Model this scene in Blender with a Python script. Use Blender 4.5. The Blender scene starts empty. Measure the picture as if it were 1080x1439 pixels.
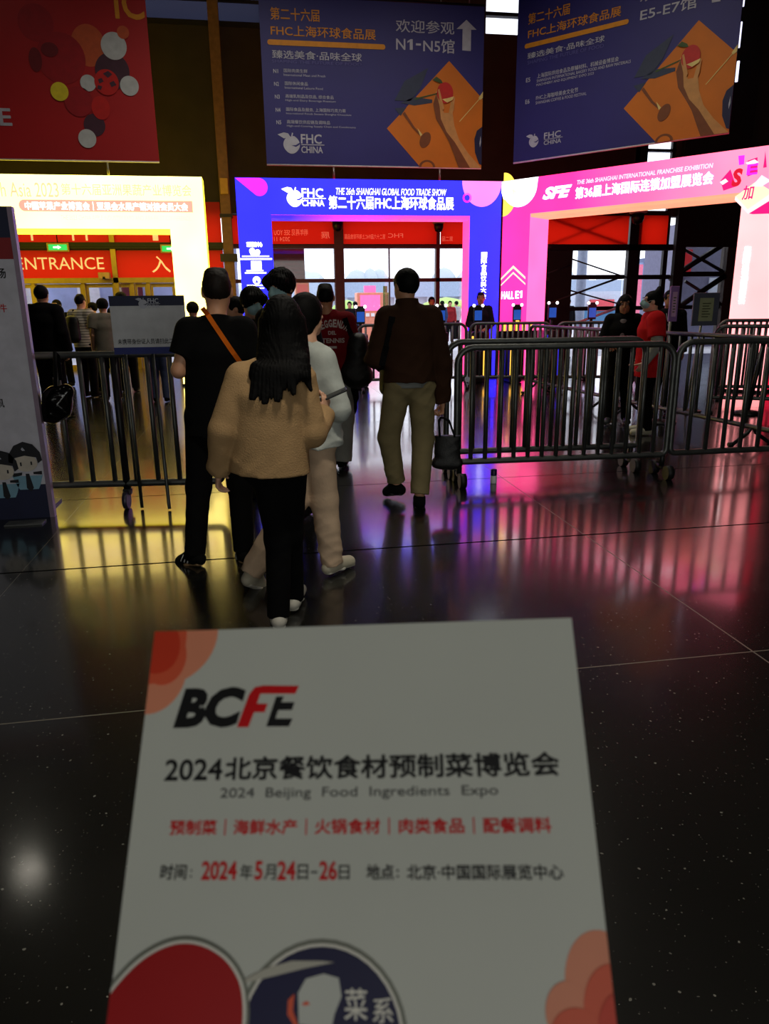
import bpy, bmesh, math, random
import numpy as np
from math import sin, cos, radians, pi, sqrt, atan2
from mathutils import Vector, Matrix
from mathutils.bvhtree import BVHTree
random.seed(7)
SC = bpy.context.scene
COL = SC.collection

# ------------------------------------------------------------------ camera
F_PX = 1030.0
PSI, TH, RO, CAM_H = radians(9.5), radians(15.8), radians(0.72), 1.5
FW = Vector((sin(PSI)*cos(TH), cos(PSI)*cos(TH), -sin(TH)))
_r0 = Vector((cos(PSI), -sin(PSI), 0)); _u0 = _r0.cross(FW)
RT = _r0*cos(RO) - _u0*sin(RO)
UP = _u0*cos(RO) + _r0*sin(RO)
CAM = Vector((0, 0, CAM_H))
cd = bpy.data.cameras.new('camera'); cam = bpy.data.objects.new('camera', cd); COL.objects.link(cam)
cd.sensor_fit = 'VERTICAL'; cd.sensor_height = 36.0; cd.sensor_width = 27.0
cd.lens = F_PX/1439*36
cd.clip_start = 0.05; cd.clip_end = 800
cam.matrix_world = Matrix((( RT.x, UP.x, -FW.x, CAM.x), (RT.y, UP.y, -FW.y, CAM.y), (RT.z, UP.z, -FW.z, CAM.z), (0, 0, 0, 1)))
cd.dof.use_dof = True; cd.dof.focus_distance = 7.0; cd.dof.aperture_fstop = 13.0
SC.camera = cam

# ------------------------------------------------------------------ exposure, sky, big lights
SC.view_settings.view_transform = 'Standard'; SC.view_settings.look = 'None'
SC.view_settings.exposure = 0.0; SC.view_settings.gamma = 1.0; SC.view_settings.use_curve_mapping = False
W = bpy.data.worlds.new('overcast_sky'); SC.world = W; W.use_nodes = True
_bg = W.node_tree.nodes['Background']; _bg.inputs['Color'].default_value = (0.90, 0.93, 1.0, 1); _bg.inputs['Strength'].default_value = 2.4

def light(name, kind, loc, energy, color=(1, 1, 1), size=0.3, size_y=None, target=None, spot=None):
    d = bpy.data.lights.new(name, kind); d.energy = energy; d.color = color
    if kind == 'AREA':
        d.size = size
        if size_y: d.shape = 'RECTANGLE'; d.size_y = size_y
    else: d.shadow_soft_size = size
    if kind == 'SPOT': d.spot_size = radians(spot); d.spot_blend = 0.6
    o = bpy.data.objects.new(name, d); COL.objects.link(o); o.location = loc
    if target is not None:
        o.rotation_euler = (Vector(target)-Vector(loc)).to_track_quat('-Z', 'Y').to_euler()
    return o
# unseen soft fill light added behind the photographer
light('door_daylight', 'AREA', (0.5, -6.6, 2.6), 150, (0.97, 0.98, 0.92), 7.0, 3.0, target=(0.5, 6, 1.4))
# unseen ceiling lamps, all but the last added as fill: (x, y, z, watts)
UNSEEN_LAMPS = [(0.7, 2.3, 4.0, 26, 104), (-2.6, 2.6, 6.5, 1.5, 140), (3.4, 3.2, 6.5, 12, 140), (0.3, 10.6, 8.6, 80, 150), (3.4, 10.2, 8.6, 80, 150), (-4.7, 12.2, 8.6, 4, 150)]

# ------------------------------------------------------------------ helpers
def s2l(c):
    return tuple(((v/255)/12.92 if v/255 <= .04045 else ((v/255+.055)/1.055)**2.4) for v in c)
def vec(p): return Vector(p)
def ray(u, v): return FW + RT*((u-540)/F_PX) - UP*((v-719.5)/F_PX)
def at(u, v, Y):
    d = ray(u, v); return CAM + d*(Y/d.y)
def at_floor(u, v, z=0.0):
    d = ray(u, v); return CAM + d*((z-CAM_H)/d.z)

MATS = {}
def mat(name, col, rough=.6, metal=0, emit=0, bump=0, bscale=80, vary=.10, vscale=9, spec=.5, lin=None, bdist=.01):
    if name in MATS: return MATS[name]
    m = bpy.data.materials.new(name); m.use_nodes = True; nt = m.node_tree
    b = nt.nodes['Principled BSDF']; c = lin or s2l(col)
    b.inputs['Roughness'].default_value = rough; b.inputs['Metallic'].default_value = metal
    b.inputs['Specular IOR Level'].default_value = spec
    tc = nt.nodes.new('ShaderNodeTexCoord')
    if vary:
        n = nt.nodes.new('ShaderNodeTexNoise'); n.inputs['Scale'].default_value = vscale; n.inputs['Detail'].default_value = 4
        nt.links.new(tc.outputs['Object'], n.inputs['Vector'])
        mr = nt.nodes.new('ShaderNodeMapRange'); mr.inputs[1].default_value = .3; mr.inputs[2].default_value = .7
        mr.inputs[3].default_value = 1-vary; mr.inputs[4].default_value = 1+vary
        nt.links.new(n.outputs['Fac'], mr.inputs[0])
        mx = nt.nodes.new('ShaderNodeMix'); mx.data_type = 'RGBA'; mx.blend_type = 'MULTIPLY'; mx.inputs[0].default_value = 1
        mx.inputs[6].default_value = (*c, 1); nt.links.new(mr.outputs[0], mx.inputs[7])
        nt.links.new(mx.outputs[2], b.inputs['Base Color'])
    else: b.inputs['Base Color'].default_value = (*c, 1)
    if bump:
        n2 = nt.nodes.new('ShaderNodeTexNoise'); n2.inputs['Scale'].default_value = bscale; n2.inputs['Detail'].default_value = 5
        nt.links.new(tc.outputs['Object'], n2.inputs['Vector'])
        bp = nt.nodes.new('ShaderNodeBump'); bp.inputs['Strength'].default_value = bump; bp.inputs['Distance'].default_value = bdist
        nt.links.new(n2.outputs['Fac'], bp.inputs['Height']); nt.links.new(bp.outputs[0], b.inputs['Normal'])
    if emit:
        b.inputs['Emission Color'].default_value = (*c, 1); b.inputs['Emission Strength'].default_value = emit
    MATS[name] = m; return m
def lightbox(name, lin, strength=1.0, lin2=None, x0=0, x1=1):
    """backlit printed fabric; an optional second print colour blends along the panel"""
    if name in MATS: return MATS[name]
    m = bpy.data.materials.new(name); m.use_nodes = True; nt = m.node_tree
    b = nt.nodes['Principled BSDF']; b.inputs['Roughness'].default_value = .6
    b.inputs['Base Color'].default_value = (*[min(.8, v*.5) for v in lin], 1)
    b.inputs['Emission Strength'].default_value = strength
    tc = nt.nodes.new('ShaderNodeTexCoord')
    n = nt.nodes.new('ShaderNodeTexNoise'); n.inputs['Scale'].default_value = 1.3; n.inputs['Detail'].default_value = 1
    nt.links.new(tc.outputs['Object'], n.inputs['Vector'])
    mr = nt.nodes.new('ShaderNodeMapRange'); mr.inputs[1].default_value = .3; mr.inputs[2].default_value = .7
    mr.inputs[3].default_value = .92; mr.inputs[4].default_value = 1.08
    nt.links.new(n.outputs['Fac'], mr.inputs[0])
    mx = nt.nodes.new('ShaderNodeMix'); mx.data_type = 'RGBA'; mx.blend_type = 'MULTIPLY'; mx.inputs[0].default_value = 1
    mx.clamp_result = False
    nt.links.new(mr.outputs[0], mx.inputs[7])
    if lin2:
        sp = nt.nodes.new('ShaderNodeSeparateXYZ'); nt.links.new(tc.outputs['Object'], sp.inputs[0])
        m2 = nt.nodes.new('ShaderNodeMapRange'); m2.inputs[1].default_value = x0; m2.inputs[2].default_value = x1
        nt.links.new(sp.outputs[0], m2.inputs[0])
        m3 = nt.nodes.new('ShaderNodeMix'); m3.data_type = 'RGBA'; m3.clamp_result = False
        m3.inputs[6].default_value = (*lin, 1); m3.inputs[7].default_value = (*lin2, 1)
        nt.links.new(m2.outputs[0], m3.inputs[0]); nt.links.new(m3.outputs[2], mx.inputs[6])
    else: mx.inputs[6].default_value = (*lin, 1)
    nt.links.new(mx.outputs[2], b.inputs['Emission Color'])
    MATS[name] = m; return m

def tag(o, label=None, cat=None, group=None, kind=None):
    if label: o['label'] = label
    if cat: o['category'] = cat
    if group: o['group'] = group
    if kind: o['kind'] = kind
    return o
def empty(name, loc, rz=0, label=None, cat=None, group=None):
    o = bpy.data.objects.new(name, None); o.empty_display_size = .1; COL.objects.link(o)
    o.location = loc; o.rotation_euler = (0, 0, rz)
    return tag(o, label, cat, group)
def link(name, me, m, parent=None, loc=(0, 0, 0)):
    o = bpy.data.objects.new(name, me); COL.objects.link(o)
    ms = m if isinstance(m, (list, tuple)) else [m]
    for x in ms: me.materials.append(x)
    if parent is not None: o.parent = parent
    o.location = loc
    return o
class MB:
    def __init__(s): s.bm = bmesh.new()
    def box(s, x0, x1, y0, y1, z0, z1, mi=0, bev=0):
        vs = [s.bm.verts.new((x, y, z)) for x in (x0, x1) for y in (y0, y1) for z in (z0, z1)]
        fs = [(0, 1, 3, 2), (4, 6, 7, 5), (0, 4, 5, 1), (2, 3, 7, 6), (0, 2, 6, 4), (1, 5, 7, 3)]
        out = []
        for i, f in enumerate(fs):
            fc = s.bm.faces.new([vs[j] for j in f]); fc.material_index = mi[i] if isinstance(mi, (list, tuple)) else mi; out.append(fc)
        if bev:
            es = list({e for f in out for e in f.edges})
            bmesh.ops.bevel(s.bm, geom=es, offset=bev, segments=2, affect='EDGES', profile=.6)
        return s
    def tube(s, pts, r, n=10, closed=False, mi=0):
        pts = [Vector(p) for p in pts]; N = len(pts); rings = []
        rs = r if isinstance(r, (list, tuple)) else [r]*N
        prev = None
        for i, p in enumerate(pts):
            a = pts[i-1] if (i > 0 or closed) else p
            b = pts[(i+1) % N] if (i < N-1 or closed) else p
            t = (b-a).normalized()
            if prev is None:
                x = t.orthogonal().normalized()
            else:
                x = (prev - t*prev.dot(t))
                x = x.normalized() if x.length > 1e-6 else t.orthogonal().normalized()
            prev = x; y = t.cross(x)
            rings.append([s.bm.verts.new(p + (x*cos(2*pi*k/n) + y*sin(2*pi*k/n))*rs[i]) for k in range(n)])
        M = N if closed else N-1
        for i in range(M):
            A, B = rings[i], rings[(i+1) % N]
            for k in range(n):
                f = s.bm.faces.new((A[k], A[(k+1) % n], B[(k+1) % n], B[k])); f.smooth = True; f.material_index = mi
        if not closed:
            f = s.bm.faces.new(rings[0][::-1]); f.material_index = mi
            f = s.bm.faces.new(rings[-1]); f.material_index = mi
        return s
    def ball(s, c, r, seg=12, mi=0):
        rr = r if isinstance(r, (list, tuple)) else (r, r, r)
        g = bmesh.ops.create_uvsphere(s.bm, u_segments=seg, v_segments=max(6, seg//2+2), radius=1)
        for v in g['verts']: v.co = Vector((v.co.x*rr[0]+c[0], v.co.y*rr[1]+c[1], v.co.z*rr[2]+c[2]))
        for f in {f for v in g['verts'] for f in v.link_faces}: f.smooth = True; f.material_index = mi
        return s
    def lathe(s, prof, c=(0, 0, 0), n=20, mi=0):
        rings = [[s.bm.verts.new((c[0]+r*cos(2*pi*k/n), c[1]+r*sin(2*pi*k/n), c[2]+z)) for k in range(n)] for r, z in prof]
        for A, B in zip(rings, rings[1:]):
            for k in range(n):
                f = s.bm.faces.new((A[k], A[(k+1) % n], B[(k+1) % n], B[k])); f.smooth = True; f.material_index = mi
        s.bm.faces.new(rings[0][::-1]).material_index = mi; s.bm.faces.new(rings[-1]).material_index = mi
        return s
    def poly(s, pts, y=0, mi=0):
        """flat polygon in the local xz plane, facing -y"""
        vs = [s.bm.verts.new((p[0], y, p[1])) for p in pts]
        a = sum(p[0]*q[1]-q[0]*p[1] for p, q in zip(pts, list(pts[1:])+[pts[0]]))
        f = s.bm.faces.new(vs if a > 0 else vs[::-1]); f.material_index = mi
        return s
    def prism(s, pts, y0, y1, mi=0):
        """outline in xz extruded from y0 to y1"""
        a = sum(p[0]*q[1]-q[0]*p[1] for p, q in zip(pts, list(pts[1:])+[pts[0]]))
        if a < 0: pts = pts[::-1]
        A = [s.bm.verts.new((p[0], y0, p[1])) for p in pts]; B = [s.bm.verts.new((p[0], y1, p[1])) for p in pts]
        n = len(pts); fs = [s.bm.faces.new(A), s.bm.faces.new(B[::-1])]
        for k in range(n): fs.append(s.bm.faces.new((A[(k+1) % n], A[k], B[k], B[(k+1) % n])))
        for f in fs: f.material_index = mi
        return s
    def build(s, name, m, parent=None, loc=(0, 0, 0)):
        bmesh.ops.recalc_face_normals(s.bm, faces=s.bm.faces) if False else None
        me = bpy.data.meshes.new(name); s.bm.to_mesh(me); s.bm.free()
        return link(name, me, m, parent, loc)
def struct(name, mb, m, parent=None):
    o = mb.build(name, m, parent)
    if parent is None: o['kind'] = 'structure'
    return o
def circ(cx, cz, rx, rz=None, n=40, a0=0, a1=360):
    rz = rz or rx
    if a1-a0 >= 360: return [(cx+rx*cos(2*pi*k/n), cz+rz*sin(2*pi*k/n)) for k in range(n)]
    return [(cx+rx*cos(radians(a0+(a1-a0)*k/n)), cz+rz*sin(radians(a0+(a1-a0)*k/n))) for k in range(n+1)]

def text_mesh(body, bold=0.0, shear=0.0, ext=0.0):
    c = bpy.data.curves.new('txt', 'FONT'); c.body = body; c.offset = bold; c.shear = shear; c.resolution_u = 3; c.extrude = ext
    o = bpy.data.objects.new('txt', c); COL.objects.link(o)
    bpy.context.view_layer.update()
    me = bpy.data.meshes.new_from_object(o.evaluated_get(bpy.context.evaluated_depsgraph_get()))
    bpy.data.objects.remove(o); bpy.data.curves.remove(c)
    me.materials.clear()
    return me
def fit_text(me, x0, z0, x1, z1, y, mirror=False):
    n = len(me.vertices); co = np.empty(n*3, np.float32); me.vertices.foreach_get('co', co); co = co.reshape(-1, 3)
    lo, hi = co.min(0), co.max(0)
    X = x0 + (co[:, 0]-lo[0])/(hi[0]-lo[0]+1e-9)*(x1-x0); Z = z0 + (co[:, 1]-lo[1])/(hi[1]-lo[1]+1e-9)*(z1-z0)
    if mirror: X = x0+x1-X
    out = np.stack([X, np.full(n, y, np.float32), Z], 1).astype(np.float32)
    me.vertices.foreach_set('co', out.ravel()); me.update()
    return me
def thicken(me, d, eps=2e-4):
    '''embolden flat lettering by laying shifted copies of its strokes over each other'''
    n = len(me.vertices); co = np.empty(n*3, np.float32); me.vertices.foreach_get('co', co); co = co.reshape(-1, 3)
    polys = [tuple(p.vertices) for p in me.polygons]
    sh = [(0, 0)]+[(d*cos(t*pi/4), d*sin(t*pi/4)) for t in range(8)]
    V = np.concatenate([co+np.array([dx, eps*i, dz], np.float32) for i, (dx, dz) in enumerate(sh)])
    F = [tuple(v+n*i for v in p) for i in range(len(sh)) for p in polys]
    me.clear_geometry(); me.from_pydata([tuple(v) for v in V], [], F); me.update()
class Panel:
    """a flat printed thing; local x to its right, z up its face, -y towards its reader"""
    def __init__(s, root, layer=.002):
        s.root = root; s.layer = layer; s.face_y = 0.0
        bpy.context.view_layer.update()
        s.M = root.matrix_world.copy(); s.Mi = s.M.inverted()
    def px(s, u, v):
        o = s.Mi @ CAM; d = (s.Mi.to_3x3() @ ray(u, v)); t = (s.face_y-o.y)/d.y; p = o+d*t
        return (p.x, p.z)
    def text(s, body, u0, v0, u1, v1, m, bold=.01, shear=0, lay=2, name='lettering', local=False, mirror=False):
        (x0, z0), (x1, z1) = ((u0, v0), (u1, v1)) if local else (s.px(u0, v0), s.px(u1, v1))
        offs = bold >= .05 and body.isascii()
        me = fit_text(text_mesh(body, bold if offs else 0, shear), x0, z0, x1, z1, s.face_y-s.layer*lay, mirror)
        if bold and not offs: thicken(me, bold*abs(z1-z0)*.9, s.layer*.06)
        return link(name, me, m, s.root)
    def line(s, body, u0, vb, vt, u1, m, bold=.01, shear=0, lay=2):
        '''a level line on a receding panel: bottom and top read at its left end'''
        a, b = s.px(u0, vb), s.px(u0, vt); c = s.px(u1, vb-(u1-u0)*.22)
        return s.text(body, a[0], a[1], c[0], b[1], m, bold, shear, lay, local=True)
    def polys(s, name, plist, m, lay=1, local=False):
        b = MB()
        for pl in plist: b.poly(pl if local else [s.px(*q) for q in pl], s.face_y-s.layer*lay)
        return b.build(name, m, s.root)

# ------------------------------------------------------------------ implicit surfaces for bodies and cloth
def T(a, b, ra, rb=None, k=.025, ref=(1, 0, 0), flat=False):
    rb = ra if rb is None else rb
    f = lambda r: (r, r) if not isinstance(r, (tuple, list)) else r
    return ('t', np.array(a, float), np.array(b, float), f(ra), f(rb), k, np.array(ref, float), flat)
def El(c, r, R=None, k=.02, sub=False):
    return ('e', np.array(c, float), np.array(r, float), None if R is None else np.array(R, float), k, sub)
def _nets(f, org, h):
    s = f < 0
    c = np.zeros(tuple(np.array(f.shape)-1), np.int8)
    sl = [slice(None, -1), slice(1, None)]
    for i in (0, 1):
        for j in (0, 1):
            for k in (0, 1): c += s[sl[i], sl[j], sl[k]]
    act = (c > 0) & (c < 8)
    ii = np.argwhere(act); n = len(ii)
    idx = -np.ones(act.shape, np.int64); idx[act] = np.arange(n)
    acc = np.zeros((n, 3)); cnt = np.zeros(n)
    for ax in range(3):
        o1, o2 = [a for a in range(3) if a != ax]
        for a in (0, 1):
            for b in (0, 1):
                off = np.zeros(3, int); off[o1] = a; off[o2] = b
                p = ii+off; q = p.copy(); q[:, ax] += 1
                fa = f[p[:, 0], p[:, 1], p[:, 2]]; fb = f[q[:, 0], q[:, 1], q[:, 2]]
                m = (fa < 0) != (fb < 0)
                t = fa[m]/(fa[m]-fb[m]+1e-12)
                v = np.tile(off.astype(float), (m.sum(), 1)); v[:, ax] = t
                acc[m] += v; cnt[m] += 1
    V = (ii + acc/np.maximum(cnt, 1)[:, None])*h + org
    Q = []
    for ax in range(3):
        o1, o2 = (ax+1) % 3, (ax+2) % 3
        A = [slice(None)]*3; B = [slice(None)]*3
        A[ax] = slice(None, -1); B[ax] = slice(1, None)
        for o in (o1, o2): A[o] = slice(1, -1); B[o] = slice(1, -1)
        a = s[tuple(A)]; b = s[tuple(B)]
        for flip, mask in ((False, a & ~b), (True, ~a & b)):
            e = np.argwhere(mask)
            if not len(e): continue
            e[:, o1] += 1; e[:, o2] += 1
            def cell(d1, d2):
                r = e.copy(); r[:, o1] -= d1; r[:, o2] -= d2
                return idx[r[:, 0], r[:, 1], r[:, 2]]
            q = np.stack([cell(1, 1), cell(0, 1), cell(0, 0), cell(1, 0)], 1)
            Q.append(q[:, ::-1] if flip else q)
    return V.astype(np.float32), np.concatenate(Q)
def field_mesh(name, prims, vox, noise=None, cuts=()):
    lo = np.full(3, 9.); hi = np.full(3, -9.)
    for p in prims:
        if p[0] == 't':
            r = max(*p[3], *p[4])
            lo = np.minimum(lo, np.minimum(p[1], p[2])-r); hi = np.maximum(hi, np.maximum(p[1], p[2])+r)
        elif not p[5]:
            r = p[2].max(); lo = np.minimum(lo, p[1]-r); hi = np.maximum(hi, p[1]+r)
    lo -= 4*vox+.02; hi += 4*vox+.02
    n = np.ceil((hi-lo)/vox).astype(int)+1
    f = np.full(n, .3, np.float32)
    ax = [lo[i]+vox*np.arange(n[i]) for i in range(3)]
    for p in prims:
        if p[0] == 't':
            _, a, b, ra, rb, k, ref, flat = p; r = max(*ra, *rb)+k+4*vox+.01
            l2, h2 = np.minimum(a, b)-r, np.maximum(a, b)+r
        else:
            _, c, rr, R, k, sub = p; r = rr.max()+k+4*vox+.01; l2, h2 = c-r, c+r
        i0 = np.clip(np.floor((l2-lo)/vox).astype(int), 0, n); i1 = np.clip(np.ceil((h2-lo)/vox).astype(int)+1, 0, n)
        if (i1 <= i0).any(): continue
        S = tuple(slice(i0[d], i1[d]) for d in range(3))
        X, Y, Z = np.meshgrid(*[ax[d][S[d]] for d in range(3)], indexing='ij', sparse=True)
        if p[0] == 't':
            w = b-a; L = max(np.linalg.norm(w), 1e-6); w = w/L
            x = ref-w*ref.dot(w)
            if np.linalg.norm(x) < 1e-3: x = np.array([0, 1., 0])-w*w[1]
            x /= np.linalg.norm(x); y = np.cross(w, x)
            dx, dy, dz = X-a[0], Y-a[1], Z-a[2]
            t = dx*w[0]+dy*w[1]+dz*w[2]
            px = dx*x[0]+dy*x[1]+dz*x[2]; py = dx*y[0]+dy*y[1]+dz*y[2]
            tc = np.clip(t, 0, L)/L
            rx = ra[0]+(rb[0]-ra[0])*tc; ry = ra[1]+(rb[1]-ra[1])*tc; rm = np.minimum(rx, ry)
            e = np.maximum(np.maximum(-t, t-L), 0)
            if flat: e = np.maximum(-t, 0)
            d = (np.sqrt((px/rx)**2+(py/ry)**2+(e/rm)**2)-1)*rm
            if flat: d = np.maximum(d, t-L)
        else:
            dx, dy, dz = X-c[0], Y-c[1], Z-c[2]
            if R is not None:
                dx, dy, dz = [dx*R[0, q]+dy*R[1, q]+dz*R[2, q] for q in range(3)]
            k0 = np.sqrt((dx/rr[0])**2+(dy/rr[1])**2+(dz/rr[2])**2)
            k1 = np.sqrt((dx/rr[0]**2)**2+(dy/rr[1]**2)**2+(dz/rr[2]**2)**2)
            d = k0*(k0-1)/np.maximum(k1, 1e-9)
        g = f[S]
        if p[0] == 'e' and p[5]:
            d = -d; hh = np.maximum(k-np.abs(g-d), 0)/k; f[S] = np.maximum(g, d)+hh*hh*k/4
        else:
            hh = np.maximum(k-np.abs(g-d), 0)/k; f[S] = np.minimum(g, d)-hh*hh*k/4
    X, Y, Z = np.meshgrid(*ax, indexing='ij', sparse=True)
    if noise is not None: f = f + noise(X, Y, Z).astype(np.float32)
    for cp, cn in cuts:
        f = np.maximum(f, (X-cp[0])*cn[0]+(Y-cp[1])*cn[1]+(Z-cp[2])*cn[2])
    f = f.astype(np.float32)
    V, Q = _nets(f, lo, vox)
    me = bpy.data.meshes.new(name)
    me.vertices.add(len(V)); me.vertices.foreach_set('co', V.ravel())
    me.loops.add(len(Q)*4); me.loops.foreach_set('vertex_index', Q.ravel().astype(np.int32))
    me.polygons.add(len(Q)); me.polygons.foreach_set('loop_start', np.arange(0, len(Q)*4, 4, dtype=np.int32))
    me.polygons.foreach_set('use_smooth', np.ones(len(Q), bool))
    me.update(calc_edges=True); me.validate()
    return me
def folds(amp, seed=0, fx=22, fz=14):
    r = np.random.RandomState(seed); ph = r.rand(6)*6.28
    def fn(X, Y, Z):
        w = .5+.5*np.sin(5*Z+4*X+ph[5])
        return amp*w*(.7*np.abs(np.sin(fx*.9*(Z+.55*X)+1.3*np.sin(8*X+6*Y+ph[0])+ph[1])) + .5*np.abs(np.sin(fx*1.5*(Z-.8*X)+1.7*np.sin(7*Z+5*Y+ph[2])+ph[3])) - .5)
    return fn
def strands(amp, f=130, cx=0, cy=0):
    def fn(X, Y, Z):
        a = np.arctan2(Y-cy, X-cx)
        return amp*(np.sin(f*.16*a*3+5*np.sin(6*Z))+.7*np.sin(f*.37*a*2+4*np.sin(11*Z)))
    return fn

# ------------------------------------------------------------------ shared materials
M_white = mat('white_print', (232, 232, 230), .6)
M_black = mat('black_print', (14, 14, 15), .6)
M_redp = mat('red_print', (200, 14, 22), .6)
M_steel = mat('galvanised_steel', (96, 98, 96), .42, .75, bump=.15, bscale=40, vary=.2)
M_steeld = mat('dark_steel', (40, 40, 42), .45, .6)
M_rubber = mat('black_rubber', (16, 16, 17), .55)
M_blackm = mat('black_plastic', (12, 12, 13), .4)
M_frame = mat('window_frame_brown', (78, 52, 44), .45, .3)
M_frameb = mat('window_frame_black', (26, 20, 22), .5, .2)
M_gold = mat('gold_anodised', (165, 140, 74), .35, .6)
M_wallbrown = mat('dark_brown_cladding', (52, 43, 36), .75, bump=.2, bscale=20, vary=.2, vscale=2)
M_wallblack = mat('black_cladding', (24, 20, 22), .7, vary=.2, vscale=2)
M_redboard = mat('red_board', (222, 28, 12), .5)
M_cable = mat('steel_cable', (150, 150, 150), .4, .8)
M_lum = mat('lamp_lens', (255, 250, 235), .5, emit=1.4)

def glass_mat():
    m = bpy.data.materials.new('clear_glass'); m.use_nodes = True; nt = m.node_tree
    nt.nodes.remove(nt.nodes['Principled BSDF']); out = nt.nodes['Material Output']
    tr = nt.nodes.new('ShaderNodeBsdfTransparent'); tr.inputs[0].default_value = (.94, .95, .97, 1)
    gl = nt.nodes.new('ShaderNodeBsdfGlossy'); gl.inputs['Roughness'].default_value = .03
    fr = nt.nodes.new('ShaderNodeFresnel'); fr.inputs[0].default_value = 1.45
    mx = nt.nodes.new('ShaderNodeMixShader')
    nt.links.new(fr.outputs[0], mx.inputs[0]); nt.links.new(tr.outputs[0], mx.inputs[1]); nt.links.new(gl.outputs[0], mx.inputs[2])
    nt.links.new(mx.outputs[0], out.inputs[0]); return m
M_glass = glass_mat()
def film(name, c):
    m = bpy.data.materials.new(name); m.use_nodes = True; nt = m.node_tree; out = nt.nodes['Material Output']; b = nt.nodes['Principled BSDF']
    b.inputs['Base Color'].default_value = (*s2l(c), 1); b.inputs['Roughness'].default_value = .5
    tr = nt.nodes.new('ShaderNodeBsdfTranslucent'); tr.inputs[0].default_value = (*s2l(c), 1)
    n = nt.nodes.new('ShaderNodeTexNoise'); n.inputs['Scale'].default_value = .8; mr = nt.nodes.new('ShaderNodeMapRange'); mr.inputs[3].default_value = .45; mr.inputs[4].default_value = .6
    nt.links.new(n.outputs['Fac'], mr.inputs[0])
    mx = nt.nodes.new('ShaderNodeMixShader'); nt.links.new(mr.outputs[0], mx.inputs[0]); nt.links.new(b.outputs[0], mx.inputs[1]); nt.links.new(tr.outputs[0], mx.inputs[2]); nt.links.new(mx.outputs[0], out.inputs[0]); return m


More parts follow.
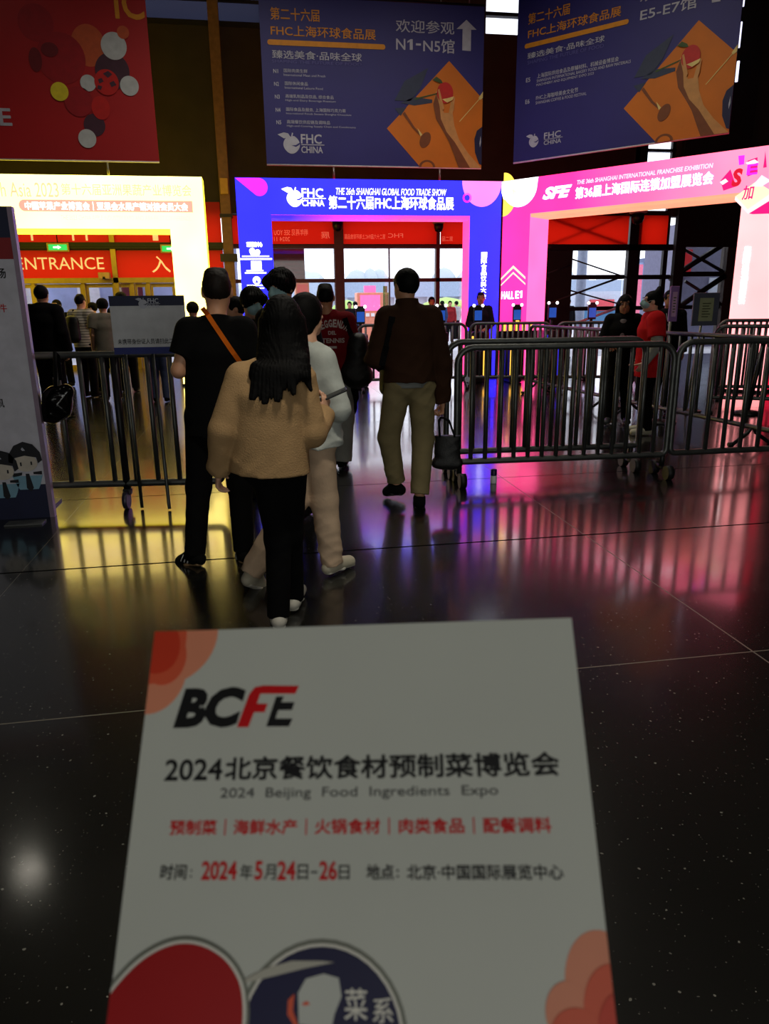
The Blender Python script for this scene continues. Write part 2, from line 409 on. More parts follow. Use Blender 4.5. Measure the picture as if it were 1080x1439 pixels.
def floor_mat():
    m = bpy.data.materials.new('polished_black_terrazzo'); m.use_nodes = True; nt = m.node_tree; N = nt.nodes.new; L = nt.links.new
    b = nt.nodes['Principled BSDF']; tc = N('ShaderNodeTexCoord')
    def math_(op, a, bb=None, c=None):
        n = N('ShaderNodeMath'); n.operation = op
        for i, x in enumerate((a, bb, c)):
            if x is None: continue
            if isinstance(x, (int, float)): n.inputs[i].default_value = x
            else: L(x, n.inputs[i])
        return n.outputs[0]
    def chips(scale, thr, keep, seed):
        mp = N('ShaderNodeMapping'); mp.inputs['Location'].default_value = (seed, seed*2, 0); L(tc.outputs['Object'], mp.inputs[0])
        nz = N('ShaderNodeTexNoise'); nz.inputs['Scale'].default_value = scale*1.3; L(mp.outputs[0], nz.inputs['Vector'])
        ad = N('ShaderNodeMix'); ad.data_type = 'VECTOR'; ad.inputs[0].default_value = .012
        L(mp.outputs[0], ad.inputs[4]); L(nz.outputs['Color'], ad.inputs[5])
        v = N('ShaderNodeTexVoronoi'); v.inputs['Scale'].default_value = scale; v.inputs['Randomness'].default_value = 1
        L(ad.outputs[1], v.inputs['Vector'])
        sep = N('ShaderNodeSeparateColor'); L(v.outputs['Color'], sep.inputs[0])
        r = math_('MULTIPLY', sep.outputs[1], thr)
        inside = math_('LESS_THAN', v.outputs['Distance'], r)
        kp = math_('GREATER_THAN', sep.outputs[0], keep)
        return math_('MULTIPLY', inside, kp), sep.outputs[2]
    c1, b1 = chips(42, .17, .62, 0); c2, b2 = chips(95, .20, .70, 3.3)
    amt = math_('MAXIMUM', math_('MULTIPLY', c1, math_('MULTIPLY_ADD', b1, .8, .2)), math_('MULTIPLY', c2, math_('MULTIPLY', b2, .55)))
    sp = N('ShaderNodeSeparateXYZ'); L(tc.outputs['Object'], sp.inputs[0])
    def line(out, pos, w): return math_('LESS_THAN', math_('ABSOLUTE', math_('SUBTRACT', out, pos)), w)
    light_ = line(sp.outputs[1], 2.645, .0035)
    dark = math_('MAXIMUM', line(sp.outputs[1], 4.39, .010), line(sp.outputs[1], 6.12, .006))
    dark = math_('MAXIMUM', dark, line(sp.outputs[1], 9.6, .006))
    lx = line(sp.outputs[0], 2.09, .004)
    for p in (-1.40-.05, 5.58, -4.9, 9.07): lx = math_('MAXIMUM', lx, line(sp.outputs[0], p, .0012))
    light_ = math_('MAXIMUM', light_, lx)
    nb = N('ShaderNodeTexNoise'); nb.inputs['Scale'].default_value = 1.1; nb.inputs['Detail'].default_value = 5; L(tc.outputs['Object'], nb.inputs['Vector'])
    base = N('ShaderNodeMix'); base.data_type = 'RGBA'; base.inputs[6].default_value = (.006, .0062, .0055, 1); base.inputs[7].default_value = (.012, .012, .0105, 1); L(nb.outputs['Fac'], base.inputs[0])
    m1 = N('ShaderNodeMix'); m1.data_type = 'RGBA'; L(amt, m1.inputs[0]); L(base.outputs[2], m1.inputs[6]); m1.inputs[7].default_value = (.42, .41, .36, 1)
    m2 = N('ShaderNodeMix'); m2.data_type = 'RGBA'; L(light_, m2.inputs[0]); L(m1.outputs[2], m2.inputs[6]); m2.inputs[7].default_value = (.13, .12, .095, 1)
    m3 = N('ShaderNodeMix'); m3.data_type = 'RGBA'; L(dark, m3.inputs[0]); L(m2.outputs[2], m3.inputs[6]); m3.inputs[7].default_value = (.004, .004, .004, 1)
    L(m3.outputs[2], b.inputs['Base Color'])
    rr = N('ShaderNodeMapRange'); rr.inputs[1].default_value = .35; rr.inputs[2].default_value = .65; rr.inputs[3].default_value = .085; rr.inputs[4].default_value = .15
    L(nb.outputs['Fac'], rr.inputs[0])
    ro = math_('MAXIMUM', rr.outputs[0], math_('MULTIPLY', math_('MAXIMUM', dark, light_), .6))
    b.inputs['IOR'].default_value = 1.5; L(math_('MULTIPLY', math_('SUBTRACT', 1.0, dark), .85), b.inputs['Coat Weight']); L(math_('MULTIPLY', math_('SUBTRACT', 1.0, dark), .17), b.inputs['Specular IOR Level']); b.inputs['Coat IOR'].default_value = 1.5; L(ro, b.inputs['Coat Roughness']); b.inputs['Roughness'].default_value = .25; 
    bn = N('ShaderNodeTexNoise'); bn.inputs['Scale'].default_value = 3.5; bn.inputs['Detail'].default_value = 3; L(tc.outputs['Object'], bn.inputs['Vector'])
    bp = N('ShaderNodeBump'); bp.inputs['Strength'].default_value = .05; bp.inputs['Distance'].default_value = .02
    L(bn.outputs['Fac'], bp.inputs['Height']); L(bp.outputs[0], b.inputs['Normal'])
    return m

# ------------------------------------------------------------------ the hall
GY = 20.0                                   # plane of the glazed front
def wx(u, v=350): return at(u, v, GY).x
def wz(v, u=540): return at(u, v, GY).z
struct('floor', MB().box(-14, 20, -8, GY+.2, -.2, 0), floor_mat())
struct('ceiling', MB().box(-14, 20, -8, GY+.2, 9.6, 9.8), M_wallblack)
struct('wall_left', MB().box(-14.2, -14, -8, GY+.2, 0, 9.6), M_wallblack)
struct('wall_right', MB().box(20, 20.2, -8, GY+.2, 0, 9.6), M_wallblack)
struct('wall_rear', MB().box(-14, 20, -8.2, -8, 0, 9.6), mat('grey_plaster', (120, 120, 116), .8))
HA = (wx(680, 30), wx(731, 30)); HB = (wx(893, 250), wx(944, 250))
zA = wz(51, 700)
wb = MB()
Y0, Y1 = GY-.15, GY+.15
ZF = wz(34, 280)
wb.box(-14, -3.2, Y0, Y1, 3.72, 9.6); wb.box(.62, HA[0], Y0, Y1, 3.72, 9.6); wb.box(-3.2, .62, Y0, Y1, 3.72, ZF); wb.box(-3.2, .62, Y0, Y1, 9.1, 9.6); wb.box(HA[0], HA[1], Y0, Y1, 3.72, zA); wb.box(HA[0], HA[1], Y0, Y1, 9.3, 9.6)
wb.box(HA[1], HB[0], Y0, Y1, 3.72, 9.6); wb.box(HB[0], HB[1], Y0, Y1, 9.2, 9.6)
wb.box(HB[1], 20, Y0, Y1, 3.72, 9.6)
wb.box(-14, -9.4, Y0, Y1, 0, 3.72); wb.box(wx(1018), 20, Y0, Y1, 0, 3.72)
struct('wall_back', wb, M_wallbrown)
# dim frosted strip window high on the wall
struct('window_20', MB().poly([(-3.2, ZF), (.62, ZF), (.62, 9.1), (-3.2, 9.1)], GY), film('frosted_strip', (46, 48, 66)))
struct('trim_1', MB().box(-3.2, .62, Y0-.04, Y0+.02, ZF-.08, ZF+.03).box(-3.2, .62, Y0-.04, Y0+.02, wz(3, 280)-.03, wz(3, 280)+.03), M_wallblack)
# black cladding on the right side
struct('wall_back_right', MB().box(wx(941), wx(1030), GY-.3, Y0, wz(348, 980), 9.6).box(wx(941), wx(955), GY-.3, Y0, 0, wz(348, 980)), M_wallblack)
struct('trim_2', MB().box(wx(764), wx(803), GY-.1, GY+.02, 0, wz(349, 790)), M_wallblack)      # black infill panel
struct('trim_3', MB().box(wx(876, 400), wx(892, 400), GY-.15, GY+.02, 0, 9.6), M_frameb)         # black column
# mullions and transoms
ZT = wz(393.5, 560)                          # transom height
ZB = wz(346, 560)                            # underside of the red band
ZR = 3.70
M1 = (wx(468.5), wx(481.5)); M2 = (wx(611), wx(616.5)); MT = (wx(545.5), wx(547.2))
def bar(n, x0, x1, z0, z1, m=M_frame, d=.12): return struct('trim_%d' % n, MB().box(x0, x1, GY-d, GY+.05, z0, z1), m)
bar(4, M1[0], M1[1], 0, ZR, M_frame, .2); bar(5, M2[0], M2[1], 0, ZR); bar(6, MT[0], MT[1], 0, ZB, M_frame, .04)
bar(7, -.5, wx(771), ZT-.05, ZT+.04); bar(8, -.5, wx(771), ZB-.06, ZB+.04, M_frame, .16)
bar(9, wx(803), wx(877), wz(391, 840)-.03, wz(388, 840)+.03, M_frameb); bar(10, wx(892), wx(941), wz(391, 910)-.03, wz(388, 910)+.03, M_frameb)
bar(11, wx(931), wx(937), 0, 9.3, M_frameb, .06)
bar(12, wx(771), wx(941), wz(348, 850)-.08, wz(345, 850)+.02, M_frameb, .15)
bar(13, wx(771), wx(1016), wz(434, 850)-.04, wz(432, 850)+.03, M_frameb)
bar(14, wx(955), wx(1018), wz(386, 985)-.05, wz(384, 985)+.04, M_frameb)
bar(15, HA[0]-.1, HA[1]+.1, wz(22, 700)-.04, wz(22, 700)+.04, M_frameb)
bar(16, HB[0], HB[1], wz(212, 920)-.03, wz(212, 920)+.03, M_frameb)
bar(17, -.62, -.48, 0, ZR, M_frameb, .2); bar(18, 6.4, 6.7, 0, ZR, M_frame)
bar(19, wx(771), wx(941), wz(301, 850)-.02, wz(299, 850)+.05, M_frame)
# glass
panes = [(-.48, M1[0], 0, ZB), (M1[1], MT[0], 0, ZB), (MT[1], M2[0], 0, ZB), (M2[1], 6.4, 0, ZB), (wx(803), wx(877), 0, wz(348, 840)),
         (wx(892), wx(931), 0, wz(348, 910)), (wx(955), wx(1018), 0, wz(348, 985)), (HA[0], HA[1], zA, 9.3), (HB[0], HB[1], 3.72, 9.2)]
for i, (a, b_, c, d) in enumerate(panes): struct('window_%d' % (i+1), MB().box(a, b_, GY-.01, GY+.01, c, d), M_glass)
# brown structural post between the entrances
p = at(311, 200, 19.2)
po = empty('structural_post', (p.x, 19.2, 0), 0, 'tall brown steel post standing between the yellow and blue gates', 'post')
MB().box(-.12, .12, -.12, .12, 0, 9.6, bev=.015).build('shaft', mat('brown_paint', (120, 88, 52), .55, vary=.2), po)
for z0_, z1_, w_ in ((2.55, 2.72, .2), (3.55, 3.62, .15)): MB().box(-w_, w_, -w_, w_, z0_, z1_).build('collar', M_steeld, po)
MB().box(-.09, .09, -.2, -.12, 4.05, 4.40, bev=.01).build('junction_box', mat('yellow_plastic', (190, 150, 50), .5), po)

M_redfilm = film('red_translucent_film', (236, 30, 12))
# red fascia boards along the glass front
def board(x0, x1, z0, z1, label, group=None, y=GY-.16):
    r = empty('red_fascia_board', (x0, y, z0), 0, label, 'sign board', group)
    MB().poly([(0, 0), (x1-x0, 0), (x1-x0, z1-z0), (0, z1-z0)]).build('panel', M_redfilm, r)
    MB().box(0, x1-x0, -.006, .03, -.03, 0).build('rail', M_frameb, r); MB().box(0, x1-x0, -.006, .03, z1-z0-.03, z1-z0).build('rail', M_frameb, r)
    return r, Panel(r)
M_ghost = mat('pale_red_backlit_print', (255, 120, 96), .6, emit=.5)  # emission stands in for daylight coming through the print
r, P = board(-.48, M1[0], ZB+.04, ZR, 'red board over the glass behind the blue gate, left of the brown mullion')
P.text('明年再见 SEE YOU', 385, 331, 432, 322, M_ghost, 0, mirror=True); P.text('2024 11', 385, 339, 407, 333, M_ghost, 0, mirror=True)
P.text('展', 451, 335, 463, 326, M_ghost, 0, mirror=True)
r, P = board(M1[1], M2[0], ZB+.04, ZR, 'red board over the glass behind the blue gate, between its two camera posts')
P.text('第二十六届FHC上海环球食品展', 484, 336, 541, 329, M_ghost, 0, mirror=True); P.text('FHC', 545, 334, 566, 328, M_ghost, 0, mirror=True)
r, P = board(M2[1], 6.4, ZB+.04, ZR, 'red board over the glass beside the inner right reveal of the blue gate')
P.text('第二届', 621, 339, 636, 332, M_ghost, 0, mirror=True)
board(wx(758), wx(877), wz(345, 830)+.02, wz(302, 830), 'red board behind the pink gate, left of the black column')
board(wx(892), wx(931), wz(345, 910)+.02, wz(302, 910), 'narrow red board behind the pink gate, right of the black column')

# ------------------------------------------------------------------ entrance doors on the left
ZD = wz(391, 150); ZS = wz(351, 150); ZU = wz(342, 150)
DX = [wx(u, 430) for u in (-60, 53, 122, 167, 190, 212, 250, 306)]
struct('trim_20', MB().box(-9.4, -.62, GY-.3, GY+.05, ZD-.12, ZD), M_gold)
struct('trim_21', MB().box(-9.4, -.62, GY-.35, GY+.05, ZS, ZU).box(-9.4, -.62, GY-.38, GY-.3, ZS+.05, ZS+.1), M_steeld)
for i, x in enumerate(DX):
    w = .07 if i in (3,) else .045
    struct('trim_%d' % (22+i), MB().box(x-w, x+w, GY-.2, GY+.05, 0, ZD-.12), M_gold)
for i in range(len(DX)-1):
    d = MB(); a, b_ = DX[i]+.05, DX[i+1]-.05
    d.box(a, b_, GY-.06, GY-.01, ZD-.22, ZD-.13).box(a, b_, GY-.06, GY-.01, 0, .12).box(a, a+.05, GY-.06, GY-.01, .12, ZD-.22).box(b_-.05, b_, GY-.06, GY-.01, .12, ZD-.22)
    o = struct('door_%d' % (i+1), d, M_gold); MB().box(a+.05, b_-.05, GY-.04, GY-.03, .12, ZD-.22).build('pane', M_glass, o)
struct('trim_30', MB().box(-9.4, -9.3, GY-.1, GY+.05, 0, 3.72), M_gold)
XM = wx(163, 370)
M_cream = mat('cream_backlit_lettering', (250, 222, 150), .6, emit=.55)  # emission stands in for light passing through the letters
r, P = board(-9.3, XM-.06, ZD, ZS, 'red entrance board reading ENTRANCE over the glass doors', y=GY-.22)
P.text('ENTRANCE', 24, 379, 145, 361.5, M_cream, 0)
P.text('E', 12, 380, 23, 361.5, M_cream, 0) if False else None
r, P = board(XM+.06, -.7, ZD, ZS, 'red entrance board with the sign 入 beside the yellow gate column', y=GY-.22)
P.text('入', 214, 383, 238, 360, M_cream, .004); P.text('口', 248, 383, 268, 360, M_cream, .004)
r, P = board(-9.3, XM-.06, ZU, ZR+.3, 'upper red board above the ENTRANCE board, its letters cut off by the yellow gate', y=GY-.22)
for u, s in ((43, 'T'), (101, 'Y'), (120, 'Y')): P.text(s, u-6, 338, u+6, 300, M_cream, .004)
r, P = board(XM+.06, -.7, ZU, ZR+.3, 'upper red board above the 入 board behind the yellow gate column', y=GY-.22)
P.text('I', 215, 338, 219, 300, M_cream, .004)
struct('trim_31', MB().box(XM-.06, XM+.06, GY-.3, GY, 0, ZR+.3), M_gold)
def exit_sign(u, v, label):
    p = at(u, v, GY-.42)
    r = empty('exit_sign', (p.x, GY-.42, p.z), 0, label, 'exit sign')
    MB().box(-.25, .25, 0, .06, -.1, .1, bev=.01).build('housing', mat('exit_frame', (205, 180, 90), .5), r)
    MB().box(-.21, .21, -.004, 0, -.065, .065).build('face', mat('exit_green', (30, 190, 90), .5, emit=1.2), r)
    b = MB(); b.poly([(-.1, -.02), (0, -.02), (0, -.045), (.08, 0), (0, .045), (0, .02), (-.1, .02)], -.007)
    b.build('arrow', mat('exit_white', (240, 255, 240), .5, emit=1.5), r)
    MB().tube([(0, .03, .1), (0, .03, .3)], .012).build('bracket', M_steeld, r)
exit_sign(81, 347.5, 'green exit sign hanging over the E of ENTRANCE'); exit_sign(240, 349.5, 'green exit sign half hidden by the yellow gate column')
# lobby behind the doors: stand-in wall, its blue light put into the paint
lob = empty('exhibition_pavilion', (-6, 27, 0), 0, 'pale blue pavilion with a maroon panel seen through the entrance doors', 'pavilion')
MB().box(-5, 5.5, 0, .3, 0, 3.6).build('wall', mat('pavilion_blue', (165, 178, 225), .6, vary=.3, vscale=.9), lob)
for x in (-2.2, .2, 1.6, 3.3): MB().box(x, x+.7, -.06, 0, .2, 3.0).build('panel', [mat('pavilion_white', (220, 222, 235), .5), mat('maroon_panel', (92, 24, 44), .5), mat('pavilion_royal', (30, 40, 190), .5)][int(x*3) % 3], lob)


# truss bracing behind the pink gate
def rod(name, pts, r, m, label, group=None):
    o = MB().tube(pts, r, 8).build(name, m); return tag(o, label, 'brace', group)
M_truss = mat('truss_grey', (62, 62, 70), .45, .4)
YB = GY-.1
def br(u0, v0, u1, v1, r, m, label, g=None): rod('brace_rod', [at(u0, v0, YB), at(u1, v1, YB)], r, m, label, g)
br(770, 306, 880, 344, .035, M_frameb, 'black diagonal rod crossing the red board behind the pink gate')
br(768, 344, 884, 300, .022, M_frameb, 'thin diagonal rod rising to the right across the red board')
br(766, 428, 876, 388, .028, M_truss, 'grey tie rod rising to the right in front of the black infill panel')
br(803, 364, 880, 390, .02, M_frameb, 'dark tie rod falling to the right across the upper window behind the pink gate')
br(766, 385, 803, 372, .025, M_truss, 'short grey tie rod high on the black infill panel')
br(800, 408, 880, 430, .02, M_frameb, 'dark tie rod falling to the right across the lower window behind the pink gate')
br(940, 392, 1018, 342, .08, M_frameb, 'thick black strut rising to the right in the last window, upper one')
br(940, 440, 1018, 388, .08, M_frameb, 'thick black strut rising to the right in the last window, lower one')
br(960, 350, 1016, 382, .045, M_truss, 'grey strut falling to the right in the last window, upper one')
br(962, 395, 1016, 430, .045, M_truss, 'grey strut falling to the right in the last window, lower one')
YB = 17.5
a_, b_ = at(812, 453, YB), at(880, 428, YB)
rl = empty('ramp_rail', (a_.x, YB, 0), 0, 'white sloping rail on posts behind the turnstiles, seen through the pink gate', 'rail'); MW = mat('white_paint', (220, 225, 240), .4)
MB().tube([(0, 0, a_.z), (b_.x-a_.x, 0, b_.z)], .03).build('rail', MW, rl)
for t in (.05, .95): MB().tube([((b_.x-a_.x)*t, 0, 0), ((b_.x-a_.x)*t, 0, a_.z+(b_.z-a_.z)*t)], .03).build('post', MW, rl)

# dome cameras
def dome(u, v, y, label, s=1.0):
    p = at(u, v, y); r = empty('security_camera', (p.x, y, p.z), 0, label, 'security camera', None)
    MB().box(-.13*s, .13*s, -.14*s, .14*s, .08*s, .26*s, bev=.02*s).build('housing', mat('camera_white', (190, 180, 165), .5), r)
    MB().lathe([(.02*s, -.13*s), (.09*s, -.1*s), (.12*s, -.02*s), (.12*s, .08*s)]).build('dome', M_blackm, r)
    MB().box(-.05*s, .05*s, .1*s, GY-y-.1 if GY-y-.1 > .15 else .15, .12*s, .2*s).build('bracket', M_steeld, r)
dome(474, 317, GY-.5, 'dome camera on the wide brown mullion behind the blue gate', 1.1)
dome(616, 319, GY-.5, 'dome camera on the narrow mullion beside the blue gate reveal', 1.0)
dome(896, 306, GY-.9, 'dome camera on the black column behind the pink gate', 1.3)
p = at(147, 389, GY-.5); r = empty('bullet_camera', (p.x, GY-.5, p.z), 0, 'bullet camera on the gold door header under ENTRANCE', 'security camera')
MB().box(-.13, .13, -.12, .1, -.05, .1, bev=.02).build('housing', mat('camera_cream', (205, 170, 130), .5), r)
MB().lathe([(.05, -.06), (.05, .0)], (0, -.08, 0)).build('lens', M_blackm, r); MB().box(-.03, .03, .05, .3, -.02, .02).build('bracket', M_steeld, r)

# glowing strips on the right wall standing for window light through gaps
for i, (u0, v0, u1, v1, lb) in enumerate([(1046, -12, 1043, 9, 'top'), (1041, 31, 1037, 67, 'middle'), (1038, 86, 1034, 115, 'bottom')]):
    y = GY-.62; a, b_ = at(u0, v0, y), at(u1, v1, y)
    o = empty('light_tube', (b_.x, y, b_.z), 0, 'white vertical light tube beside the right banner, %s one of three' % lb, 'light', 'light tubes beside the right banner')
    MB().tube([(0, 0, 0), (0, 0, a.z-b_.z)], .035).build('tube', mat('tube_glow', (225, 225, 255), .5, emit=1.6), o)
    MB().box(-.05, .05, .03, .33, 0, a.z-b_.z).build('housing', M_blackm, o)

# ------------------------------------------------------------------ backlit gates
GZ, GH, PY = 3.8, 3.1, 15.0
def gate(label, x, y, rz, W_, cols, mats, z_head=GH, depth=.5):
    """mats: front, reveal, side;  cols: widths of the two columns"""
    r = empty('lightbox_gate', (x, y, 0), rz, label, 'gate')
    fr, rev, sd, fr_r = mats
    def part(name, x0, x1, z0, z1, left, right, under, f):
        #                 -x     +x     -y  +y   -z     +z
        return MB().box(x0, x1, 0, depth, z0, z1, [0, 1, 2, 3, 4, 5]).build(name, [left, right, f, sd, under, sd], r)
    part('column', 0, cols[0], 0, z_head+.06, sd, rev, sd, fr)
    part('column', W_-cols[1], W_, 0, z_head+.06, rev, sd, sd, fr_r)
    part('lintel', 0, W_, z_head+.06, GZ, sd, sd, rev, fr)
    MB().box(cols[0], W_-cols[1], .02, depth-.02, z_head, z_head+.06, 0).build('soffit', rev, r)
    for a, b_ in ((0, cols[0]), (W_-cols[1], W_)): MB().box(a-.02, b_+.02, -.02, depth+.02, 0, .05).build('plinth', M_blackm, r)
    return r, Panel(r, .004)
LY = lightbox('yellow_light', (4.6, 3.5, .85)); LYe = lightbox('yellow_edge', (3.4, 2.6, .12))
LB = lightbox('blue_light', (.04, .04, 2.4)); LPk = lightbox('pink_reveal', (2.4, .10, .50)); LEdge = lightbox('crimson_edge', (.9, .01, .05))
LP = lightbox('pink_print', (2.4, .05, .46), 1, (2.2, .40, .60), 1.5, 4.6)
LPr = lightbox('pink_pale_reveal', (2.6, .22, .70)); LPc = lightbox('pale_pink_print', (2.3, .68, .70)); LPe = lightbox('peach_soffit', (1.5, .45, .25))
LW = lightbox('white_glow', (2.6, 2.6, 2.6)); LMag = lightbox('magenta_glow', (1.3, .03, 1.1)); LLil = lightbox('lilac_glow', (1.25, .30, .95))
LO = lightbox('orange_glow', (1.25, .72, .38)); LSal = lightbox('salmon_glow', (1.4, .52, .38)); LYel = lightbox('lemon_glow', (1.5, 1.1, .12))
LCream = lightbox('cream_glow', (1.8, 1.0, .65)); LHot = lightbox('hot_pink_glow', (1.2, .01, .22)); LRed = lightbox('red_glow', (.75, .005, .03)); LPale = lightbox('pale_glow', (1.6, .95, 1.05)); LFaint = lightbox('faint_green_glow', (1.7, 1.5, .6))

# yellow gate
r, P = gate('white and yellow backlit gate at the left over the entrance', -6.9, PY, 0, 6.08, (.64, .64), (LY, LYe, LYe, LY), 2.84)
P.text('Fresh Asia 2023', -28, 276, 81, 257, LO, 0, lay=2)
P.text('第十六届亚洲果蔬产业博览会', 87, 274, 268, 260, LO, .004)
b = MB()
x0, z0 = P.px(36, 297); x1, z1 = P.px(270, 282.5); rr = (z1-z0)/2
P.polys('pill', [[(x1, z0), (x1, z1)] + circ(x0, z0+rr, rr, n=16, a0=90, a1=270)], LSal, 1, True)
P.text('中国苹果产业博览会｜亚果会水果产销对接会员大会', 36, 295, 263, 285, LW, .02, lay=2)
P.text('THE 2023 CHINA APPLE INDUSTRY EXPO AND ASIA FRUIT CONFERENCE', 86, 309, 267, 303.5, LFaint, 0)
# blue gate
BW = 5.15
r, P = gate('blue backlit gate with pink reveals in the centre', -.22, PY, 0, BW, (.63, .64), (LB, LPk, LEdge, LB))
def apple_logo(P, x, z, s, m, lay=2):
    """a bitten apple with a leaf: x, z centre, s width"""
    b = MB(); y = P.face_y-P.layer*lay
    body = []
    for k in range(48):
        a = 2*pi*k/48
        rx = .40*s*(1+.06*cos(2*a)); rz_ = .40*s*(1+.08*abs(sin(a)))
        px_, pz_ = rx*cos(a), rz_*sin(a)
        if abs(px_) < .12*s and pz_ > 0: pz_ -= .08*s*(1-abs(px_)/(.12*s))
        body.append((x+.08*s+px_, z-.12*s+pz_))
    # bite: notch on the lower right
    out = []
    for q in body:
        dx, dz = q[0]-(x+.46*s), q[1]-(z-.06*s)
        out.append(q)
    b.poly(out, y)
    b.poly([(x-.62*s, z+.34*s), (x-.30*s, z+.44*s), (x-.08*s, z+.40*s), (x+.02*s, z+.26*s), (x-.16*s, z+.20*s), (x-.30*s, z+.16*s)], y-.0004)
    b.poly([(x+.06*s, z+.22*s), (x+.12*s, z+.44*s), (x+.18*s, z+.42*s), (x+.12*s, z+.2*s)], y-.0004)
    o = b.build('apple_logo', m, P.root)
    return o
def logo_fhc(P, u0, v0, u1, v1, m, mb, split=.42, bite=True):
    """apple then FHC over CHINA within a pixel box (left, top, right, bottom)"""
    a, c = P.px(u0, v1), P.px(u1, v0); w, h = c[0]-a[0], c[1]-a[1]
    s = h*.98; cx, cz = a[0]+s*.62, a[1]+h*.55
    apple_logo(P, cx, cz, s, m)
    # the dark wedge of the smile
    y = P.face_y-P.layer*3
    MB().poly([(cx+.08*s, cz-.16*s), (cx+.30*s, cz-.14*s), (cx+.50*s, cz-.02*s), (cx+.49*s, cz-.12*s), (cx+.30*s, cz-.23*s)], y).build('apple_smile', mb, P.root)
    xl = a[0]+w*split
    P.text('FHC', xl, a[1]+h*.50, c[0]-.06*w, a[1]+h*.92, m, .03, local=True)
    P.polys('logo_rule', [[(xl, a[1]+h*.42), (c[0], a[1]+h*.42), (c[0], a[1]+h*.46), (xl, a[1]+h*.46)]], m, 2, True)
    P.text('CHINA', xl, a[1]+h*.06, c[0]-.04*w, a[1]+h*.36, m, .03, local=True)
P.text('THE 26th SHANGHAI GLOBAL FOOD TRADE SHOW', 472, 273.5, 627, 266, LW, .004, .2)
P.text('第二十六届FHC上海环球食品展', 462, 293.5, 637, 277, LW, .022)
logo_fhc(P, 396, 263, 457, 291, LW, LB, .46)
c1 = P.px(364, 263)
P.polys('graphic', [[P.px(330, 250), P.px(364, 250)] + circ(c1[0], c1[1], .155, n=16, a0=80, a1=-115)], LMag, 1, True)
c2 = P.px(677, 254); ztop = GZ
P.polys('graphic', [[(c2[0]-.40, ztop)] + [q for q in circ(c2[0], ztop, .40, .47, n=24, a0=180, a1=360)]], LLil, 1, True)
c3 = P.px(656, 278)
P.polys('graphic', [circ(c3[0], c3[1], .09)], LMag, 1, True); P.polys('graphic', [circ(c3[0], c3[1], .055)], LB, 2, True)
def numeral_one(P, u0, u1, vb, vt, m):
    a, t = P.px(u0, vb), P.px(u0, vt); x1 = P.px(u1, vb)[0]; w, h = x1-a[0], t[1]-a[1]
    P.polys('lettering', [[(a[0]+w*x, a[1]+h*z) for x, z in ((.45, 0), (1, 0), (1, 1), (.62, 1), (0, .80), (.0, .62), (.45, .76))]], m, 2, True)
def vbars(P, rows, m):
    pl = []
    for u0, u1, v0, v1 in rows:
        a, c = P.px(u0, v1), P.px(u1, v0); pl.append([(a[0], a[1]), (c[0], a[1]), (c[0], c[1]), (a[0], c[1])])
    P.polys('notice_text', pl, m, 1, True)
P.text('观展服务中心', 346.5, 347, 368, 340, LW, .04)
vbars(P, [(340, 378, 359.2, 361), (337, 382, 362.8, 365.2), (346, 370, 379.5, 381.3), (344, 374, 382.4, 384.6), (347, 371, 400, 402), (345, 371, 404, 406)], LW)
for o in r.children:
    if o.name.startswith('soffit'): o.data.materials[0] = lightbox('blue_to_pink_soffit', (.06, .03, 2.0), 1, (2.4, .10, .50), 1.0, 3.2)
a = P.px(358, 355)
P.polys('cloud_icon', [circ(a[0]-.05, a[1]+.03, .055), circ(a[0]+.05, a[1]+.01, .05), [(a[0]-.08, a[1]-.045), (a[0]+.08, a[1]-.045), (a[0]+.09, a[1]+.02), (a[0]-.1, a[1]+.02)]], LW, 1, True)
a = P.px(360, 373); P.polys('square_icon', [[(a[0]-.1, a[1]-.08), (a[0]+.1, a[1]-.08), (a[0]+.1, a[1]+.08), (a[0]-.1, a[1]+.08)]], LW, 1, True)
a = P.px(360.5, 394); P.polys('round_icon', [circ(a[0], a[1], .075)], LW, 1, True); P.polys('round_icon_mark', [[(a[0]-.03, a[1]-.045), (a[0]+.03, a[1]-.045), (a[0], a[1]+.02)]], LB, 2, True)
def vtext(P, s, u, v0, v1, w, m, bold=.03):
    n = len(s); top, bot = P.px(u, v0), P.px(u, v1); h = (top[1]-bot[1])/n
    for i, ch in enumerate(s):
        z = top[1]-h*(i+1); P.text(ch, top[0]-w/2, z+h*.05, top[0]+w/2, z+h*.95, m, bold, local=True)
vtext(P, '国际食品饮料大会', 680, 354, 420, .115, LW)
# pink gate
ang = radians(51)
r, P = gate('pink backlit gate marked HALL E1 standing at an angle on the right', 4.97, PY, -ang, 5.15, (.62, .66), (LP, LPr, LEdge, LPc), depth=.72)
for o in r.children:
    if o.name.startswith('soffit'): o.data.materials[0] = LPe
P.line('THE 36th SHANGHAI INTERNATIONAL FRANCHISE EXHIBITION', 810.5, 259.3, 253.5, 1003, LPale, .03, .1)
P.line('第36届上海国际连锁加盟展览会', 808, 279.5, 264, 1003, LW, .03)
P.line('SFE', 762, 281, 264, 803, LW, .05, .35)
c0 = P.px(732, 247)
P.polys('graphic', [[(c0[0]-.50, GZ), (c0[0]-.38, GZ-.34)] + circ(c0[0]-.02, GZ-.14, .38, .36, n=24, a0=215, a1=360) + [(c0[0]+.38, GZ)]], LW, 1, True)
P.polys('graphic', [circ(0.0, P.px(706, 274)[1], .30, .40, n=20, a0=-90, a1=90)], LYel, 1, True)
P.polys('chevron', [[P.px(*q) for q in ((703.5, 391), (721, 373), (738, 389), (738, 392.5), (721, 377), (703.5, 394))]], LCream, 1, True)
P.polys('chevron', [[P.px(*q) for q in ((703.5, 400), (721, 382), (738, 398), (738, 400.5), (721, 385), (703.5, 402))]], LCream, 1, True)
